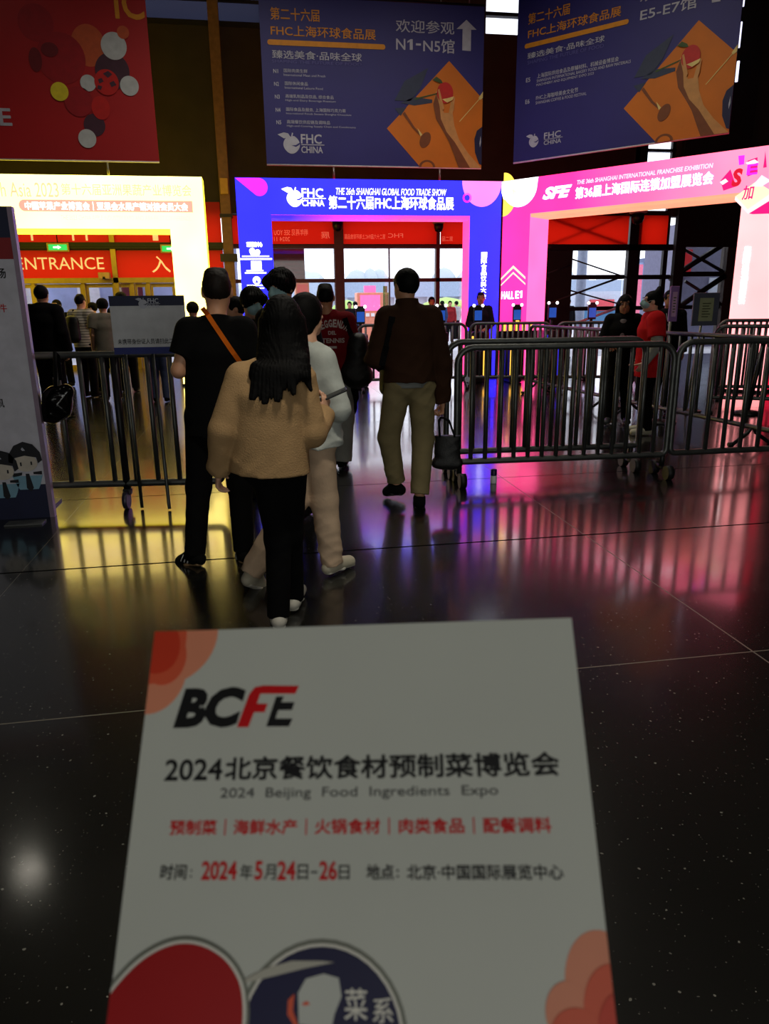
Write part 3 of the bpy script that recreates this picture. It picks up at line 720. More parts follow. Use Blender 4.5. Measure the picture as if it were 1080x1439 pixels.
P.line('HALL', 704.5, 420, 410, 721.5, LW, .035); P.line('E', 724, 419.3, 409.3, 728.6, LW, .035); numeral_one(P, 729.3, 733.4, 418.6, 408.6, LW)
vtext(P, '第36届上海国际连锁加盟展览会'[5:], 1050.5, 346, 427, .10, LW)
# isometric cluster of letters and towers printed at the right end of the header
def pp(u, v): return P.px(u, v)
P.polys('print_platform', [[pp(1033, 276), pp(1050, 295), pp(1086, 270), pp(1062, 255)]], LCream, 1, True)
P.polys('print_platform_edge', [[pp(1033, 276), pp(1050, 295), pp(1086, 270), pp(1086, 278), pp(1051, 300), pp(1032, 281)]], LPale, 2, True)
P.polys('print_base', [[pp(1052, 300), pp(1086, 279), pp(1086, 300), pp(1057, 301)]], LHot, 1, True)
for z in ([pp(1012, 254), pp(1026, 238), pp(1034, 262), pp(1016, 268)], [pp(1050, 226), pp(1064, 221), pp(1064, 243), pp(1050, 248)]): P.polys('print_block', [z], LHot, 1, True)
for z in ([pp(1047, 229), pp(1060, 224), pp(1066, 228), pp(1053, 233)], [pp(1056, 262), pp(1070, 246), pp(1083, 254), pp(1070, 262)], [pp(1011, 256), pp(1019, 251), pp(1023, 255), pp(1015, 260)]): P.polys('print_block_top', [z], LPale, 2, True)
P.polys('print_cup', [[pp(1037, 219), pp(1046, 218), pp(1045, 231), pp(1038, 232)]], LMag, 1, True)
P.polys('print_tower', [[pp(1072, 236), pp(1074, 222), pp(1075, 212), pp(1076, 222), pp(1077, 235)]], LHot, 2, True)
P.text('S', 1027, 263, 1044, 236, LRed, .05, .1, lay=3); P.text('E', 1049, 246, 1065, 230, LMag, .04, 0, lay=3); P.text('加', 1042, 281, 1060, 260, LHot, .02, .1, lay=3)

# ------------------------------------------------------------------ hanging banners
def banner(label, x, y, rz, z0, w, h, m, group=None):
    r = empty('hanging_banner', (x, y, z0), rz, label, 'banner')
    MB().box(0, w, 0, .03, 0, h).build('fabric', m, r)
    MB().tube([(0, .015, h), (w, .015, h)], .025).build('top_rail', M_steeld, r)
    MB().tube([(0, .015, 0), (w, .015, 0)], .018).build('bottom_rail', mat('aluminium_rail', (215, 212, 214), .5, 0), r)
    for t in (.1, .36, .8, .93): MB().tube([(w*t, .015, h), (w*t, .015, 9.6-z0)], .012, 6).build('cable', M_cable, r)
    return r, Panel(r, .004)
M_nav = mat('navy_banner', (42, 38, 118), .55, vary=.06, vscale=1); M_redb = mat('red_banner', (178, 16, 22), .55, vary=.06, vscale=1)
M_amber = mat('amber_print', (226, 148, 30), .6); M_orange = mat('orange_print', (214, 116, 14), .6, vary=.08, vscale=2); M_greyp = mat('grey_print', (190, 192, 205), .6)
M_dimp = mat('dim_violet_print', (92, 90, 160), .6); M_tom = mat('tomato_print', (196, 22, 18), .55); M_skinp = mat('tan_print', (206, 148, 84), .6); M_skind = mat('brown_print', (124, 66, 28), .6)
M_leafp = mat('leaf_print', (58, 84, 36), .6); M_darkp = mat('deep_blue_print', (24, 26, 70), .6); M_leafd = mat('dark_leaf_print', (48, 58, 84), .6); M_bitep = mat('cream_print', (232, 208, 128), .6)
def artwork(P, f):
    """orange square with a hand holding a tomato, spoon, leaves and a blue plate; f maps picture units (0..1 right, 0..1 up) to the panel"""
    q = lambda pts: [f(*p) for p in pts]
    P.polys('artwork_square', [q([(.02, .36), (.65, 1.0), (1.0, .66), (1.0, 0), (.36, 0)])], M_orange, 1, True)
    P.polys('artwork_leaves', [q([(.10, .62), (.20, .80), (.44, .93), (.36, .74), (.26, .62)]), q([(.16, .60), (.30, .66), (.48, .64), (.48, .61), (.30, .58)]), q([(.10, .55), (.16, .48), (.22, .56)])], M_leafd, 2, True)
    P.polys('artwork_stem', [q([(.30, .645), (.56, .71), (.56, .70), (.30, .63)])], M_leafp, 3, True)
    P.polys('artwork_arm', [q([(.52, .72), (.49, .60), (.52, .46), (.60, .34), (.66, .24), (.76, .0), (1.0, .0), (.86, .14), (.76, .27), (.71, .40), (.69, .52), (.70, .64), (.67, .62), (.65, .52), (.60, .52), (.57, .62), (.55, .72)])], M_skinp, 3, True)
    P.polys('artwork_arm_shade', [q([(.52, .70), (.49, .60), (.52, .46), (.60, .34), (.66, .24), (.76, .0), (.88, .0), (.72, .24), (.63, .34), (.57, .46), (.555, .58)])], M_skind, 4, True)
    P.polys('artwork_tomato', [[f(.61+.083*cos(t*pi/18), .705+.098*sin(t*pi/18)) for t in range(36)]], M_tom, 5, True)
    P.polys('artwork_bite', [q([(.58, .645), (.63, .655), (.70, .675), (.685, .64), (.63, .615)])], M_bitep, 6, True)
    P.polys('artwork_finger', [q([(.535, .73), (.55, .74), (.60, .56), (.585, .54), (.56, .60)]), q([(.695, .66), (.71, .67), (.70, .55), (.685, .52)])], M_skinp, 7, True)
    P.polys('artwork_sprig', [q([(.48, .82), (.52, .85), (.57, .82), (.585, .79), (.53, .80)])], M_leafp, 6, True)
    P.polys('artwork_spoon', [[f(.41+.055*cos(t*pi/16)+.02*sin(t*pi/16), .26+.075*sin(t*pi/16)) for t in range(32)], q([(.20, .52), (.30, .38), (.37, .31), (.355, .30), (.28, .37), (.18, .50)])], M_skind, 3, True)
    P.polys('artwork_spoon_neck', [q([(.33, .37), (.38, .31), (.36, .29)])], M_bitep, 4, True)
    P.polys('artwork_plate', [[f(1.0, .40), f(.945, .36), f(.92, .28), f(.93, .15), f(.975, .04), f(1.0, .03)]], M_darkp, 3, True)
    P.polys('artwork_plate_rim', [q([(.985, .31), (.975, .24), (.98, .2), (.99, .25)])], M_greyp, 4, True)
    P.polys('artwork_straw', [q([(.76, .445), (.965, .665), (.97, .66), (.765, .44)]), q([(.955, .67), (1.0, .73), (1.0, .67), (.97, .65)])], M_bitep, 3, True)
    P.polys('artwork_dish', [[f(.43+.085*cos(t*pi/10), .0+.07*sin(t*pi/10)) for t in range(11)]], M_skind, 3, True); P.polys('artwork_dish_top', [[f(.43+.06*cos(t*pi/10), .0+.05*sin(t*pi/10)) for t in range(11)]], M_orange, 4, True)
# centre banner
r, P = banner('navy hanging banner pointing to halls N1-N5 above the blue gate', .38, PY, 0, 4.03, 4.12, 2.75, M_nav)
P.line('第二十六届', 380, 27.5, 10, 448, M_amber, .012); P.line('FHC上海环球食品展', 380.5, 49.8, 34.5, 527, M_amber, .012)
a, t, c_ = P.px(375.5, 62.9), P.px(375.5, 55.2), P.px(541, 64); rr = (t[1]-a[1])/2
P.polys('rule', [circ(c_[0]-rr, a[1]+rr, rr, n=12, a0=-90, a1=90)+circ(a[0]+rr, a[1]+rr, rr, n=12, a0=90, a1=270)], M_amber, 2, True)
P.line('臻选美食·品味全球', 382.5, 81.8, 70, 507.5, M_greyp, .01); P.line('SHAPING THE FUTURE OF FOOD', 382, 88, 83.7, 507, M_dimp, 0)
P.line('欢迎参观', 556, 45, 27, 638, M_greyp, .008); P.line('N', 556.5, 69.5, 54.5, 569, M_greyp, .02); numeral_one(P, 572, 579.5, 70, 55, M_greyp); P.line('-', 584, 64, 61, 591, M_greyp, .1); P.line('N5馆', 594.5, 73.5, 54, 638, M_greyp, .014)
P.polys('arrow', [[P.px(*q) for q in ((655, 28), (669, 42), (661.5, 42), (661, 72), (649, 71), (649.5, 41), (641, 41))]], M_greyp, 2, True)
for i, (u, v, code, cn, cw, en, ew) in enumerate([
    (398.5, 102, 'N1', '国际肉类生鲜', 33, 'International Meat and Fresh', 58), (400, 120, 'N2', '国际休闲食品', 32, 'International Leisure Food', 53),
    (401, 138, 'N3', '高端乳制品及饮品, 综合食品', 67, 'High-end Dairy Beverage Premium', 70), (402, 156.5, 'N4', '国际食品及服务, 上海国际巧克力展', 83, 'International Foods Sweets Shanghai Chocolate', 91),
    (403, 174, 'N5', '高端餐饮供应链及调味品', 60, 'High-end Catering Supply Chain and Condiments', 96)]):
    P.line(code, 384+i*1.1, v+.6, v-4.9, 390.5+i*1.1, M_greyp, .02)
    P.line(cn, u, v-.3, v-5.6, u+cw, M_greyp, .003); P.line(en, u, v+4.8, v+1.5, u+ew, M_greyp, 0)
logo_fhc(P, 391, 187, 455, 216, M_greyp, M_nav, .50)
def fmap(P, x0, x1, z0, z1): return lambda a, b: (x0+(x1-x0)*a, z0+(z1-z0)*b)
a, t = P.px(541, 234), P.px(637, 86)
artwork(P, fmap(P, a[0], 4.12, 0.0, t[1]))
# right banner
a54 = radians(48)
r, P = banner('navy hanging banner pointing to halls E5-E7 above the pink gate', 5.08, 14.8, -a54, 4.10, 3.9, 2.75, M_nav)
P.line('第二十六届', 742, 35, 20, 800, M_amber, .012); P.line('FHC上海环球食品展', 741.7, 55, 41.7, 871.7, M_amber, .012)
a, t, c_ = P.px(737, 69), P.px(737, 62.5), P.px(883, 34); rr = (t[1]-a[1])/2
P.polys('rule', [circ(c_[0]-rr, a[1]+rr, rr, n=12, a0=-90, a1=90)+circ(a[0]+rr, a[1]+rr, rr, n=12, a0=90, a1=270)], M_amber, 2, True)
P.line('臻选美食·品味全球', 741, 83.5, 75, 849, M_greyp, .01); P.line('SHAPING THE FUTURE OF FOOD', 741, 91, 86, 848, M_dimp, 0)
P.line('欢迎参观', 899, 4, -11, 985, M_greyp, .008); P.line('E5-E7馆', 899, 30, 13, 978, M_greyp, .012)
P.polys('arrow', [[P.px(*q) for q in ((1004, -38), (1018, -32), (1011, -29), (1012, 2), (1000, 4), (999, -26), (991, -24))]], M_greyp, 2, True)
P.text('E5', 739, 116, 745, 109, M_greyp, .02); 
P.line('上海国际烘焙食品及原辅材料、机械设备博览会', 754.5, 110.3, 104, 869, M_greyp, .003)
P.line('SHANGHAI INTERNATIONAL BAKERY FOOD AND RAW MATERIALS', 754, 116, 112, 886, M_greyp, 0)
P.line('MACHINERY AND EQUIPMENT EXPO 2023', 753.5, 122, 118, 834, M_greyp, 0)
P.text('E6', 738, 146.5, 744, 139.5, M_greyp, .02); P.line('FHC上海咖啡美食文化节', 753, 141, 134.5, 812, M_greyp, .003); P.line('SHANGHAI COFFEE & FOOD FESTIVAL', 752.5, 147, 143, 824, M_greyp, 0)
logo_fhc(P, 738.5, 181, 791, 209, M_greyp, M_nav, .50)
a, t = P.px(876, 147), P.px(979, 29)
artwork(P, fmap(P, a[0]-.03, 3.9, .0, t[1]))
# red banner
r, P = banner('red hanging banner with circles of food above the yellow gate', -5.65, PY, 0, 4.04, 4.10, 2.9, M_redb)
M_r2 = mat('crimson_print', (160, 10, 24), .6); M_r3 = mat('deep_crimson_print', (112, 8, 22), .6); M_or3 = mat('coral_print', (196, 84, 40), .6); M_gp = mat('pale_grey_print', (196, 200, 200), .6); M_pl = mat('plum_print', (70, 34, 52), .6); M_yl = mat('lemon_print', (226, 206, 40), .6)
def C(u, v, du, m, lay, rz=None, name='graphic'):
    a = P.px(u, v); k = abs(P.px(u+du, v)[0]-a[0]); P.polys(name, [circ(a[0], a[1], k, (k*rz if rz else None))], m, lay, True)
C(50, 32, 25, M_r2, 1); C(86, 82, 34, M_r2, 2); C(124, 64, 24, M_or3, 1, 1.15); C(160, 65, 18, M_gp, 4); C(173, 46, 8.5, M_or3, 5); C(158, 100, 24, M_pl, 3)
C(124, 117, 11, M_gp, 4); C(182, 121, 13, M_gp, 4); C(150, 116, 17, M_tom, 5); C(84, 129, 12.5, M_yl, 5); C(111, 143, 20, M_r2, 4); C(142, 152, 13, M_tom, 5, 1.2); C(133, 176, 15, M_pl, 3); C(123, 195, 12.5, M_gp, 5); C(50, 84, 9, M_r3, 3, 1.8); C(70, 70, 12, M_r3, 4, .8)
P.polys('graphic', [[P.px(*q) for q in z] for z in ([(145, 104), (152, 100), (158, 105), (152, 110)], [(154, 117), (160, 114), (164, 120), (157, 123)], [(138, 120), (144, 122), (142, 127), (137, 125)], [(138, 112), (143, 110), (146, 115), (140, 118)])], M_pl, 6, True)
P.text('FRUITFUL LIFE', -140, 176, 14, 152, M_greyp, .015) if False else P.text('E', 1, 176, 14, 153, M_greyp, .03)
P.text('IC', 163, 26, 199, -18, M_amber, .02)
for x, z0_, z1_, lb in ((at(618, 240, PY).x, GZ, 4.03, 'white tie cable between the centre banner and the blue gate, right one'), (at(469, 240, PY).x, GZ, 4.03, 'dark tie cable between the centre banner and the blue gate, left one'), (at(151, 235, PY).x, GZ, 4.04, 'tie cable between the red banner and the yellow gate')):
    tag(MB().tube([(0, 0, 0), (0, 0, z1_-z0_)], .02, 8).build('tie_cable', M_cable, None, (x, PY+.03, z0_)), lb, 'cable')

# ------------------------------------------------------------------ unseen ceiling lamps, mostly added fill
for i, (x, y, z, wt, cone) in enumerate(UNSEEN_LAMPS):
    r = empty('high_bay_lamp', (x, y, z), 0, 'round high bay lamp hanging from the ceiling, out of the picture', 'lamp', 'ceiling high bay lamps')
    MB().lathe([(.10, .32), (.12, .2), (.28, .04), (.30, 0), (.27, 0), (.10, .18)]).build('reflector', M_steeld, r)
    MB().lathe([(.02, .0), (.25, .005), (.25, .03), (.02, .04)]).build('lens', M_lum, r)
    MB().tube([(0, 0, .3), (0, 0, 9.6-z)], .02, 8).build('rod', M_steeld, r)
    light('high_bay_light', 'SPOT', (x, y, z-.06), wt*6, (1, .93, .78), .22, target=(x+.001, y, 0), spot=cone)

# ------------------------------------------------------------------ outside the glass
struct('ground_outside', MB().box(-60, 90, GY+.2, 170, -.25, -.05), mat('grey_paving', (176, 176, 184), .8, vary=.15, vscale=.5))
def ex(u, v, Y): p = at(u, v, Y); return p
hl = empty('exhibition_hall', (20, 92, -.05), 0, 'long low grey hall with white columns far beyond the blue gate windows', 'building')
MB().box(-18, 36, 0, 12, 0, 2.4).build('wall', mat('hall_white', (205, 208, 216), .6), hl)
MB().prism([(-20, 2.4), (38, 2.4), (34, 4.2), (-15, 4.2)], -1.5, 13).build('roof', mat('slate_roof', (150, 166, 190), .5), hl)
cb = MB()
for k in range(26): cb.box(-17.5+k*2.05, -17.1+k*2.05, -.6, -.3, 0, 2.4)
cb.build('colonnade', mat('column_white', (236, 238, 242), .6), hl)
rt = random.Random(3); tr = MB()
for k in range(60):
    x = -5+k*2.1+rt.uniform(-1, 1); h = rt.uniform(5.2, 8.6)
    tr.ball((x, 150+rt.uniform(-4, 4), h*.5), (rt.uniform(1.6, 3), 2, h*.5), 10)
tag(tr.build('tree_belt', mat('hazy_tree_green', (180, 190, 200), .9)), 'hazy belt of trees on the skyline', 'trees', kind='stuff')  # distance haze is put into this pale crown colour
def booth(u0, u1, v0, v1, Y, label, body, screen):
    a, b_ = at(u0, v1, Y), at(u1, v0, Y); w = b_.x-a.x; h = b_.z
    r = empty('ticket_kiosk', (a.x, Y, -.05), 0, label, 'kiosk'); h += .05
    MB().box(0, w, 0, .8, 0, h, bev=.03).build('cabinet', body, r)
    MB().box(w*.12, w*.88, -.03, 0, h*.62, h*.95).build('screen', screen, r)
    b = MB()
    for k in range(4): b.box(w*(.12+.2*k), w*(.26+.2*k), -.05, 0, h*.50, h*.57)
    b.build('buttons', mat('booth_white', (250, 245, 245), .5), r)
    MB().box(w*.3, w*.75, .2, .3, h, h+.3).build('header', screen, r)
M_scr = mat('pink_screen', (250, 110, 170), .4, emit=.8); M_booth = mat('coral_booth', (240, 150, 120), .5)
booth(502, 538, 411, 449, 34, 'pink and orange kiosk outside, left of the brown-jacketed man', M_booth, M_scr)
booth(536, 548, 411, 434, 36, 'narrow olive stall outside beside the pink kiosk', mat('olive_stall', (120, 120, 50), .6), mat('olive_dark', (90, 96, 40), .6))
booth(418, 434, 394, 470, 23, 'orange framed cabinet with a red face behind the masked man', mat('orange_booth', (236, 130, 50), .5), mat('red_screen', (214, 40, 20), .4, emit=.3))
mr = empty('maroon_screen', (wx(383), 22.0, -.05), 0, 'maroon louvred screen outside, left of the bright windows', 'screen')
MB().box(0, wx(427)*1.1-wx(383), 0, .1, wz(396)+.12, 3.6).box(.1, .2, 0, .1, 0, wz(396)+.12).build('panel', mat('maroon_board', (110, 24, 50), .5), mr)
sb = MB()
for k in range(12): sb.box(0, wx(427)*1.1-wx(383), -.02, 0, wz(396)+.2+k*.11, wz(396)+.24+k*.11)
sb.build('louvres', mat('maroon_louvre', (90, 18, 42), .5), mr)
def parasol(u, v, Y, w, label):
    p = at(u, v, Y); r = empty('garden_parasol', (p.x, Y, -.05), 0, label, 'parasol')
    MB().lathe([(w, 0), (w*.72, .35), (w*.35, .55), (.03, .66)], (0, 0, p.z-.35)).build('canopy', mat('lime_canvas', (170, 214, 110), .7), r)
    MB().tube([(0, 0, 0), (0, 0, p.z+.2)], .05).build('pole', M_white, r)
parasol(488, 428, 44, 1.1, 'green parasol outside, left of the pink kiosk'); parasol(627, 424, 44, 1.8, 'pale green parasol outside beyond the blue gate right window')
# right hand outside: blocks and scaffold
bl = empty('site_building', (wx(900)*1.6, 34, -.05), 0, 'blue-grey building with a pink end outside, behind the narrow window of the pink gate', 'building')
xa, xb, xc = [at(u, 400, 34).x-bl.location.x for u in (886, 901, 985)]; zt = at(910, 367, 34).z
MB().box(xb, xc, 0, .6, 0, zt).build('wall', mat('site_blue', (120, 140, 180), .6), bl); MB().box(xa, xb, -.02, .1, 0, zt-.1).build('end_wall', mat('site_pink', (236, 120, 150), .6), bl)
MB().box(xb, xc+.3, -.1, .8, zt, zt+.18).build('roof', mat('site_roof', (90, 104, 140), .6), bl)
sh = empty('site_shed', (at(806, 430, 46).x, 46, -.05), 0, 'low white and blue sheds outside, seen through the wide window of the pink gate', 'building')
MB().box(0, 4.5, 0, 2, 0, 2.2).build('wall', mat('shed_white', (180, 188, 205), .6), sh); MB().box(.3, 3.2, -.1, 0, .2, 1.2).build('blue_panel', mat('shed_teal', (60, 110, 150), .6), sh); MB().box(1.0, 2.6, -.3, -.1, 1.0, 1.7).build('red_panel', mat('shed_red', (200, 70, 80), .6), sh)
p = at(816, 400, 30); o = MB().tube([(0, 0, 0), (0, 0, 9)], .2).build('lamp_column', mat('mast_grey', (150, 160, 180), .5), None, (p.x, 30, -.05)); tag(o, 'pale grey mast outside the wide window of the pink gate', 'mast')
lw = empty('site_fascia', (at(957, 340, 24).x, 24, -.05), 0, 'grey-violet building with a red sign outside the last window', 'building')
w2 = at(1018, 340, 24).x-lw.location.x
MB().box(-.2, w2+.6, 0, 2, 0, 4.0).build('wall', mat('violet_grey', (112, 112, 140), .6), lw); MB().box(.0, w2*.25, -.08, 0, 2.35, 3.2).build('sign', mat('fascia_red', (214, 20, 34), .5), lw)
MB().box(w2*.72, w2+.3, -.05, 0, .8, 2.3).build('pane', mat('fascia_white', (200, 210, 225), .5), lw)

# ------------------------------------------------------------------ turnstiles
M_ts = mat('turnstile_black', (22, 20, 20), .35, .3); M_tscr = mat('turnstile_screen', (40, 100, 215), .4, emit=.45); M_dot = mat('white_lamp', (255, 255, 255), .4, emit=3)
M_amb = mat('amber_strip', (255, 190, 70), .4, emit=1.6); M_wst = mat('white_strip', (215, 215, 255), .4, emit=1.2); M_blst = mat('blue_strip', (40, 50, 230), .4, emit=.7)
places = ['behind the red-shirted man', 'just right of the brown-jacketed man', 'in front of the guard', 'under the HALL E1 letters', 'beside the black infill panel', 'before the wide window of the pink gate']
for i, (u, v) in enumerate([(507, 443), (621, 441), (673, 441), (728, 440), (778, 437), (834, 437)]):
    Y = 13.85; p = at(u, v, Y); r = empty('turnstile', (p.x, Y, 0), 0, 'black turnstile with a blue screen and lamps, ' + places[i], 'turnstile', 'turnstiles behind the gates')
    MB().box(-.13, .13, 0, .55, 0, .98, bev=.04).build('cabinet', M_ts, r)
    MB().tube([(0, .1, .95), (0, .1, 1.2)], .03).build('post', M_steeld, r)
    z = p.z-.1
    MB().box(-.085, .085, .06, .1, z-.06, z+.26, bev=.015).build('terminal', M_ts, r); MB().box(-.07, .07, .05, .058, z-.02, z+.16).build('screen', M_tscr, r)
    for sx in (-1, 1): MB().ball((sx*.085, .06, z+.25), .03, 8).build('lamp', M_dot, r)
    st = M_amb if i in (2, 3) else (M_wst if i % 2 else M_blst)
    MB().box(-.135, -.10, -.012, 0, .12, .9).build('light_strip', st, r); MB().box(.10, .135, -.012, 0, .12, .72).build('light_strip', st, r)
    if i == 3:
        for k in range(5): MB().tube([(-.3+k*.13, -.08, .99), (-.3+k*.13, -.08, 1.12+.03*(2-abs(k-2)))], .035, 8).build('amber_lamp', M_amb, r)
        MB().box(-.42, .34, -.14, 0, .78, .99).build('lamp_tray', M_ts, r)

# ------------------------------------------------------------------ crowd barriers
def barrier(label, a, b_, n, zt=1.14, zb=.2, legs=(.02, .98), foot='wheel', rr=.027, rb=.0195, fl=.13):
    a, b_ = Vector(a), Vector(b_); d = b_-a; L = d.length; rz = atan2(d.y, d.x)
    r = empty('crowd_barrier', (a.x, a.y, 0), rz, label, 'barrier', 'steel crowd barriers')
    c = .13; pts = []
    for cx, cz, a0 in ((L-c, zt-c, 90), (L-c*.4, zb+c*.4, 0), (c*.4, zb+c*.4, -90), (c, zt-c, 180)):
        q = c if cz > .6 else c*.4
        for k in range(6): t = radians(a0-90*k/5); pts.append((cx+q*cos(t), 0, cz+q*sin(t)))
    MB().tube(pts, rr, 10, True).build('frame', M_steel, r)
    for k in range(1, n+1):
        x = L*k/(n+1); MB().tube([(x, 0, zb), (x, 0, zt)], rb, 8).build('bar', M_steel, r)
    for t in legs:
        x = L*t
        if foot == 'wheel':
            f = MB().tube([(x, 0, zb+.02), (x, 0, .09)], .024, 8).tube([(x, -fl, .085), (x, fl, .085)], .022, 8).build('foot', M_steeld, r)
            for sy in (-1, 1):
                MB().tube([(x-.028, sy*fl, .062), (x+.028, sy*fl, .062)], .062, 14).build('wheel', M_rubber, f)
        elif foot == 'caster':
            f = MB().tube([(x, 0, zt-.02), (x, 0, .13)], .028, 8).box(x-.03, x+.03, -.035, .035, .10, .15, bev=.01).build('foot', M_steeld, r)
            MB().tube([(x-.018, -.05, .068), (x+.018, -.05, .068)], .068, 18).build('wheel', mat('caster_grey', (70, 66, 84), .3, .4), f)
        else:
            f = MB().tube([(x, -.28, .03), (x, -.22, .03), (x, -.05, .14), (x, 0, zb), (x, .05, .14), (x, .22, .03), (x, .28, .03)], .02, 8).build('foot', M_steeld, r)
            for sy in (-1, 1): MB().tube([(x-.03, sy*.25, .02), (x+.03, sy*.25, .02)], .02, 8).build('pad', M_rubber, f)
    return r
barrier('steel barrier carrying the white notice, behind the man in the black T-shirt', (-2.45, 5.95), (-.32, 5.72), 12, 1.17, .19, legs=(.655,), foot='caster')
barrier('front steel barrier right of the brown-jacketed man, nearest of an overlapping pair', (1.62, 5.95), (3.50, 5.86), 14, 1.15, .20, legs=(.015, .985))
barrier('rear steel barrier of the overlapping pair right of the brown-jacketed man', (1.62, 6.30), (3.42, 6.20), 14, 1.18, .22, legs=(.015, .96))
barrier('near steel barrier at the right edge with red light between its bars', (3.56, 5.9), (5.75, 5.85), 12, 1.16, .20, legs=(.97,))
g = lambda u, v: at_floor(u, v, .2)
A0, A1 = at_floor(742, 534, .2), at_floor(1085, 606, .2)
mid = A0.lerp(A1, .5)
barrier('slanting steel barrier running back from the red-vested person, near one', (mid.x, mid.y), (A1.x, A1.y), 13, 1.12, .2, legs=(.1, .9), foot='flat')
barrier('slanting steel barrier behind the woman in black, far one', (A0.x, A0.y), (mid.x-.03, mid.y+.05), 13, 1.12, .2, legs=(.12, .9), foot='flat')
y0 = 13.2
barrier('far steel barrier behind the brown-jacketed man, left end of the back row', (at(503, 455, y0).x, y0), (at(655, 452, y0).x, y0), 14, 1.15, .2, foot='flat')
barrier('far steel barrier in front of the guard and the HALL E1 column', (at(660, 452, y0).x, y0-.02), (at(774, 452, y0-.3).x, y0-.3), 14, 1.15, .2, foot='flat')
barrier('far steel barrier below the wide window of the pink gate', (at(783, 452, y0-.45).x, y0-.45), (at(900, 452, y0-.8).x, y0-.8), 13, 1.15, .2, foot='flat')
barrier('steel barrier in front of the pale pink column at the right edge, farther one', (at(1012, 440, 10.6).x, 10.6), (at(1130, 440, 10.2).x, 10.2), 13, 1.2, .2, foot='flat')
barrier('steel barrier in front of the pale pink column at the right edge, nearer one', (at(1006, 457, 9.4).x, 9.4), (at(1150, 457, 8.8).x, 8.8), 13, 1.16, .2, foot='flat')

# ------------------------------------------------------------------ notice boards and stands
# tall poster board at the left edge
yb = 5.62; xr = at(75, 728, yb).x; xt = at(22, 290, yb).x; hb = at(22, 290, yb).z; wB = 1.1
r = empty('poster_stand', (xr-wB, yb, 0), radians(-8) if False else 0, 'tall white poster board with two cartoon officers at the left edge', 'poster board')
MB().box(0, wB, 0, .05, .0, hb, bev=.006).build('board', mat('poster_white', (214, 212, 224), .55), r)
MB().box(wB-.02, wB+.012, -.004, .055, 0, hb).build('edge_trim', mat('lilac_edge', (150, 130, 150), .4, .3), r)
MB().box(wB*.05, wB*.95, -.0, .5, 0, .02).build('base_plate', M_steeld, r)
P = Panel(r, .0025)
M_pnav = mat('poster_navy', (20, 26, 64), .6); M_pred = mat('poster_red', (150, 22, 30), .6); M_pblue = mat('poster_blue', (28, 40, 120), .6)
def strip(P, z0, z1, m, x1=wB-.02, lay=1, x0=0): P.polys('print_band', [[(x0, z0), (x1, z0), (x1, z1), (x0, z1)]], m, lay, True)
zz = lambda v, u=30: P.px(u, v)[1]
strip(P, zz(334), hb, M_pnav); strip(P, zz(364), zz(334), M_pred); strip(P, .0, zz(680, 65), M_pnav)
P.text('入场', -18, 391, 7, 377, M_black, .02); P.text('证件', -17, 439, 9, 427, M_redp, .01); P.text('须佩戴', -30, 573, 5, 560, M_black, .01) if False else P.text('佩', -10, 573, 5, 560, M_black, .01)
M_capn = mat('cap_black', (20, 20, 30), .6); M_face = mat('face_cream', (214, 204, 190), .6); M_shirtb = mat('shirt_blue', (130, 176, 200), .6)
def officer(u, v, s, cap=True):
    c = P.px(u, v); k = s
    f = lambda pts: [(c[0]+x*k, c[1]+z*k) for x, z in pts]
    P.polys('print_uniform', [f([(-.95, -1.35), (.95, -1.35), (1.05, -1.1), (.75, -2.0), (.6, -2.3), (-.6, -2.3), (-.75, -2.0), (-1.05, -1.1)])], M_shirtb, 2, True)
    P.polys('print_tie', [f([(-.1, -1.2), (.12, -1.2), (.3, -2.2), (.1, -2.45), (-.15, -2.2)]), f([(-.95, -1.15), (-.3, -1.1), (-.35, -1.3), (-.9, -1.4)]), f([(.95, -1.05), (.4, -1.1), (.4, -1.25), (.95, -1.3)])], M_capn, 3, True)
    P.polys('print_face', [[(c[0]+.75*k*cos(t*pi/16), c[1]-.45*k+.6*k*sin(t*pi/16)) for t in range(32)]], M_face, 4, True)
    P.polys('print_cap', [f([(-1.05, -.35), (-1.0, .15), (-.6, .75), (0, 1.0), (.6, .8), (1.0, .25), (1.08, -.3), (.8, -.5), (.72, -.1), (0, .05), (-.7, -.1), (-.8, -.45)])], M_capn, 5, True)
    P.polys('print_eye', [f([(-.35, -.4), (-.25, -.4), (-.25, -.65), (-.35, -.65)]), f([(.32, -.36), (.42, -.36), (.42, -.6), (.32, -.6)])], M_capn, 5, True)
    P.polys('print_badge', [f([(.1, .4), (.02, .52), (-.06, .62), (-.16, .5), (-.08, .38)])], M_greyp, 6, True)
officer(35, 641, .108); officer(2, 653, .108)
mat_ = empty('floor_plate', (at_floor(36, 736).x, at_floor(36, 736).y, 0), 0, 'small grey metal plate on the floor at the foot of the poster board', 'plate')
MB().box(-.13, .13, -.06, .06, 0, .012, bev=.003).build('plate', mat('plate_grey', (96, 98, 98), .5, .3), mat_)
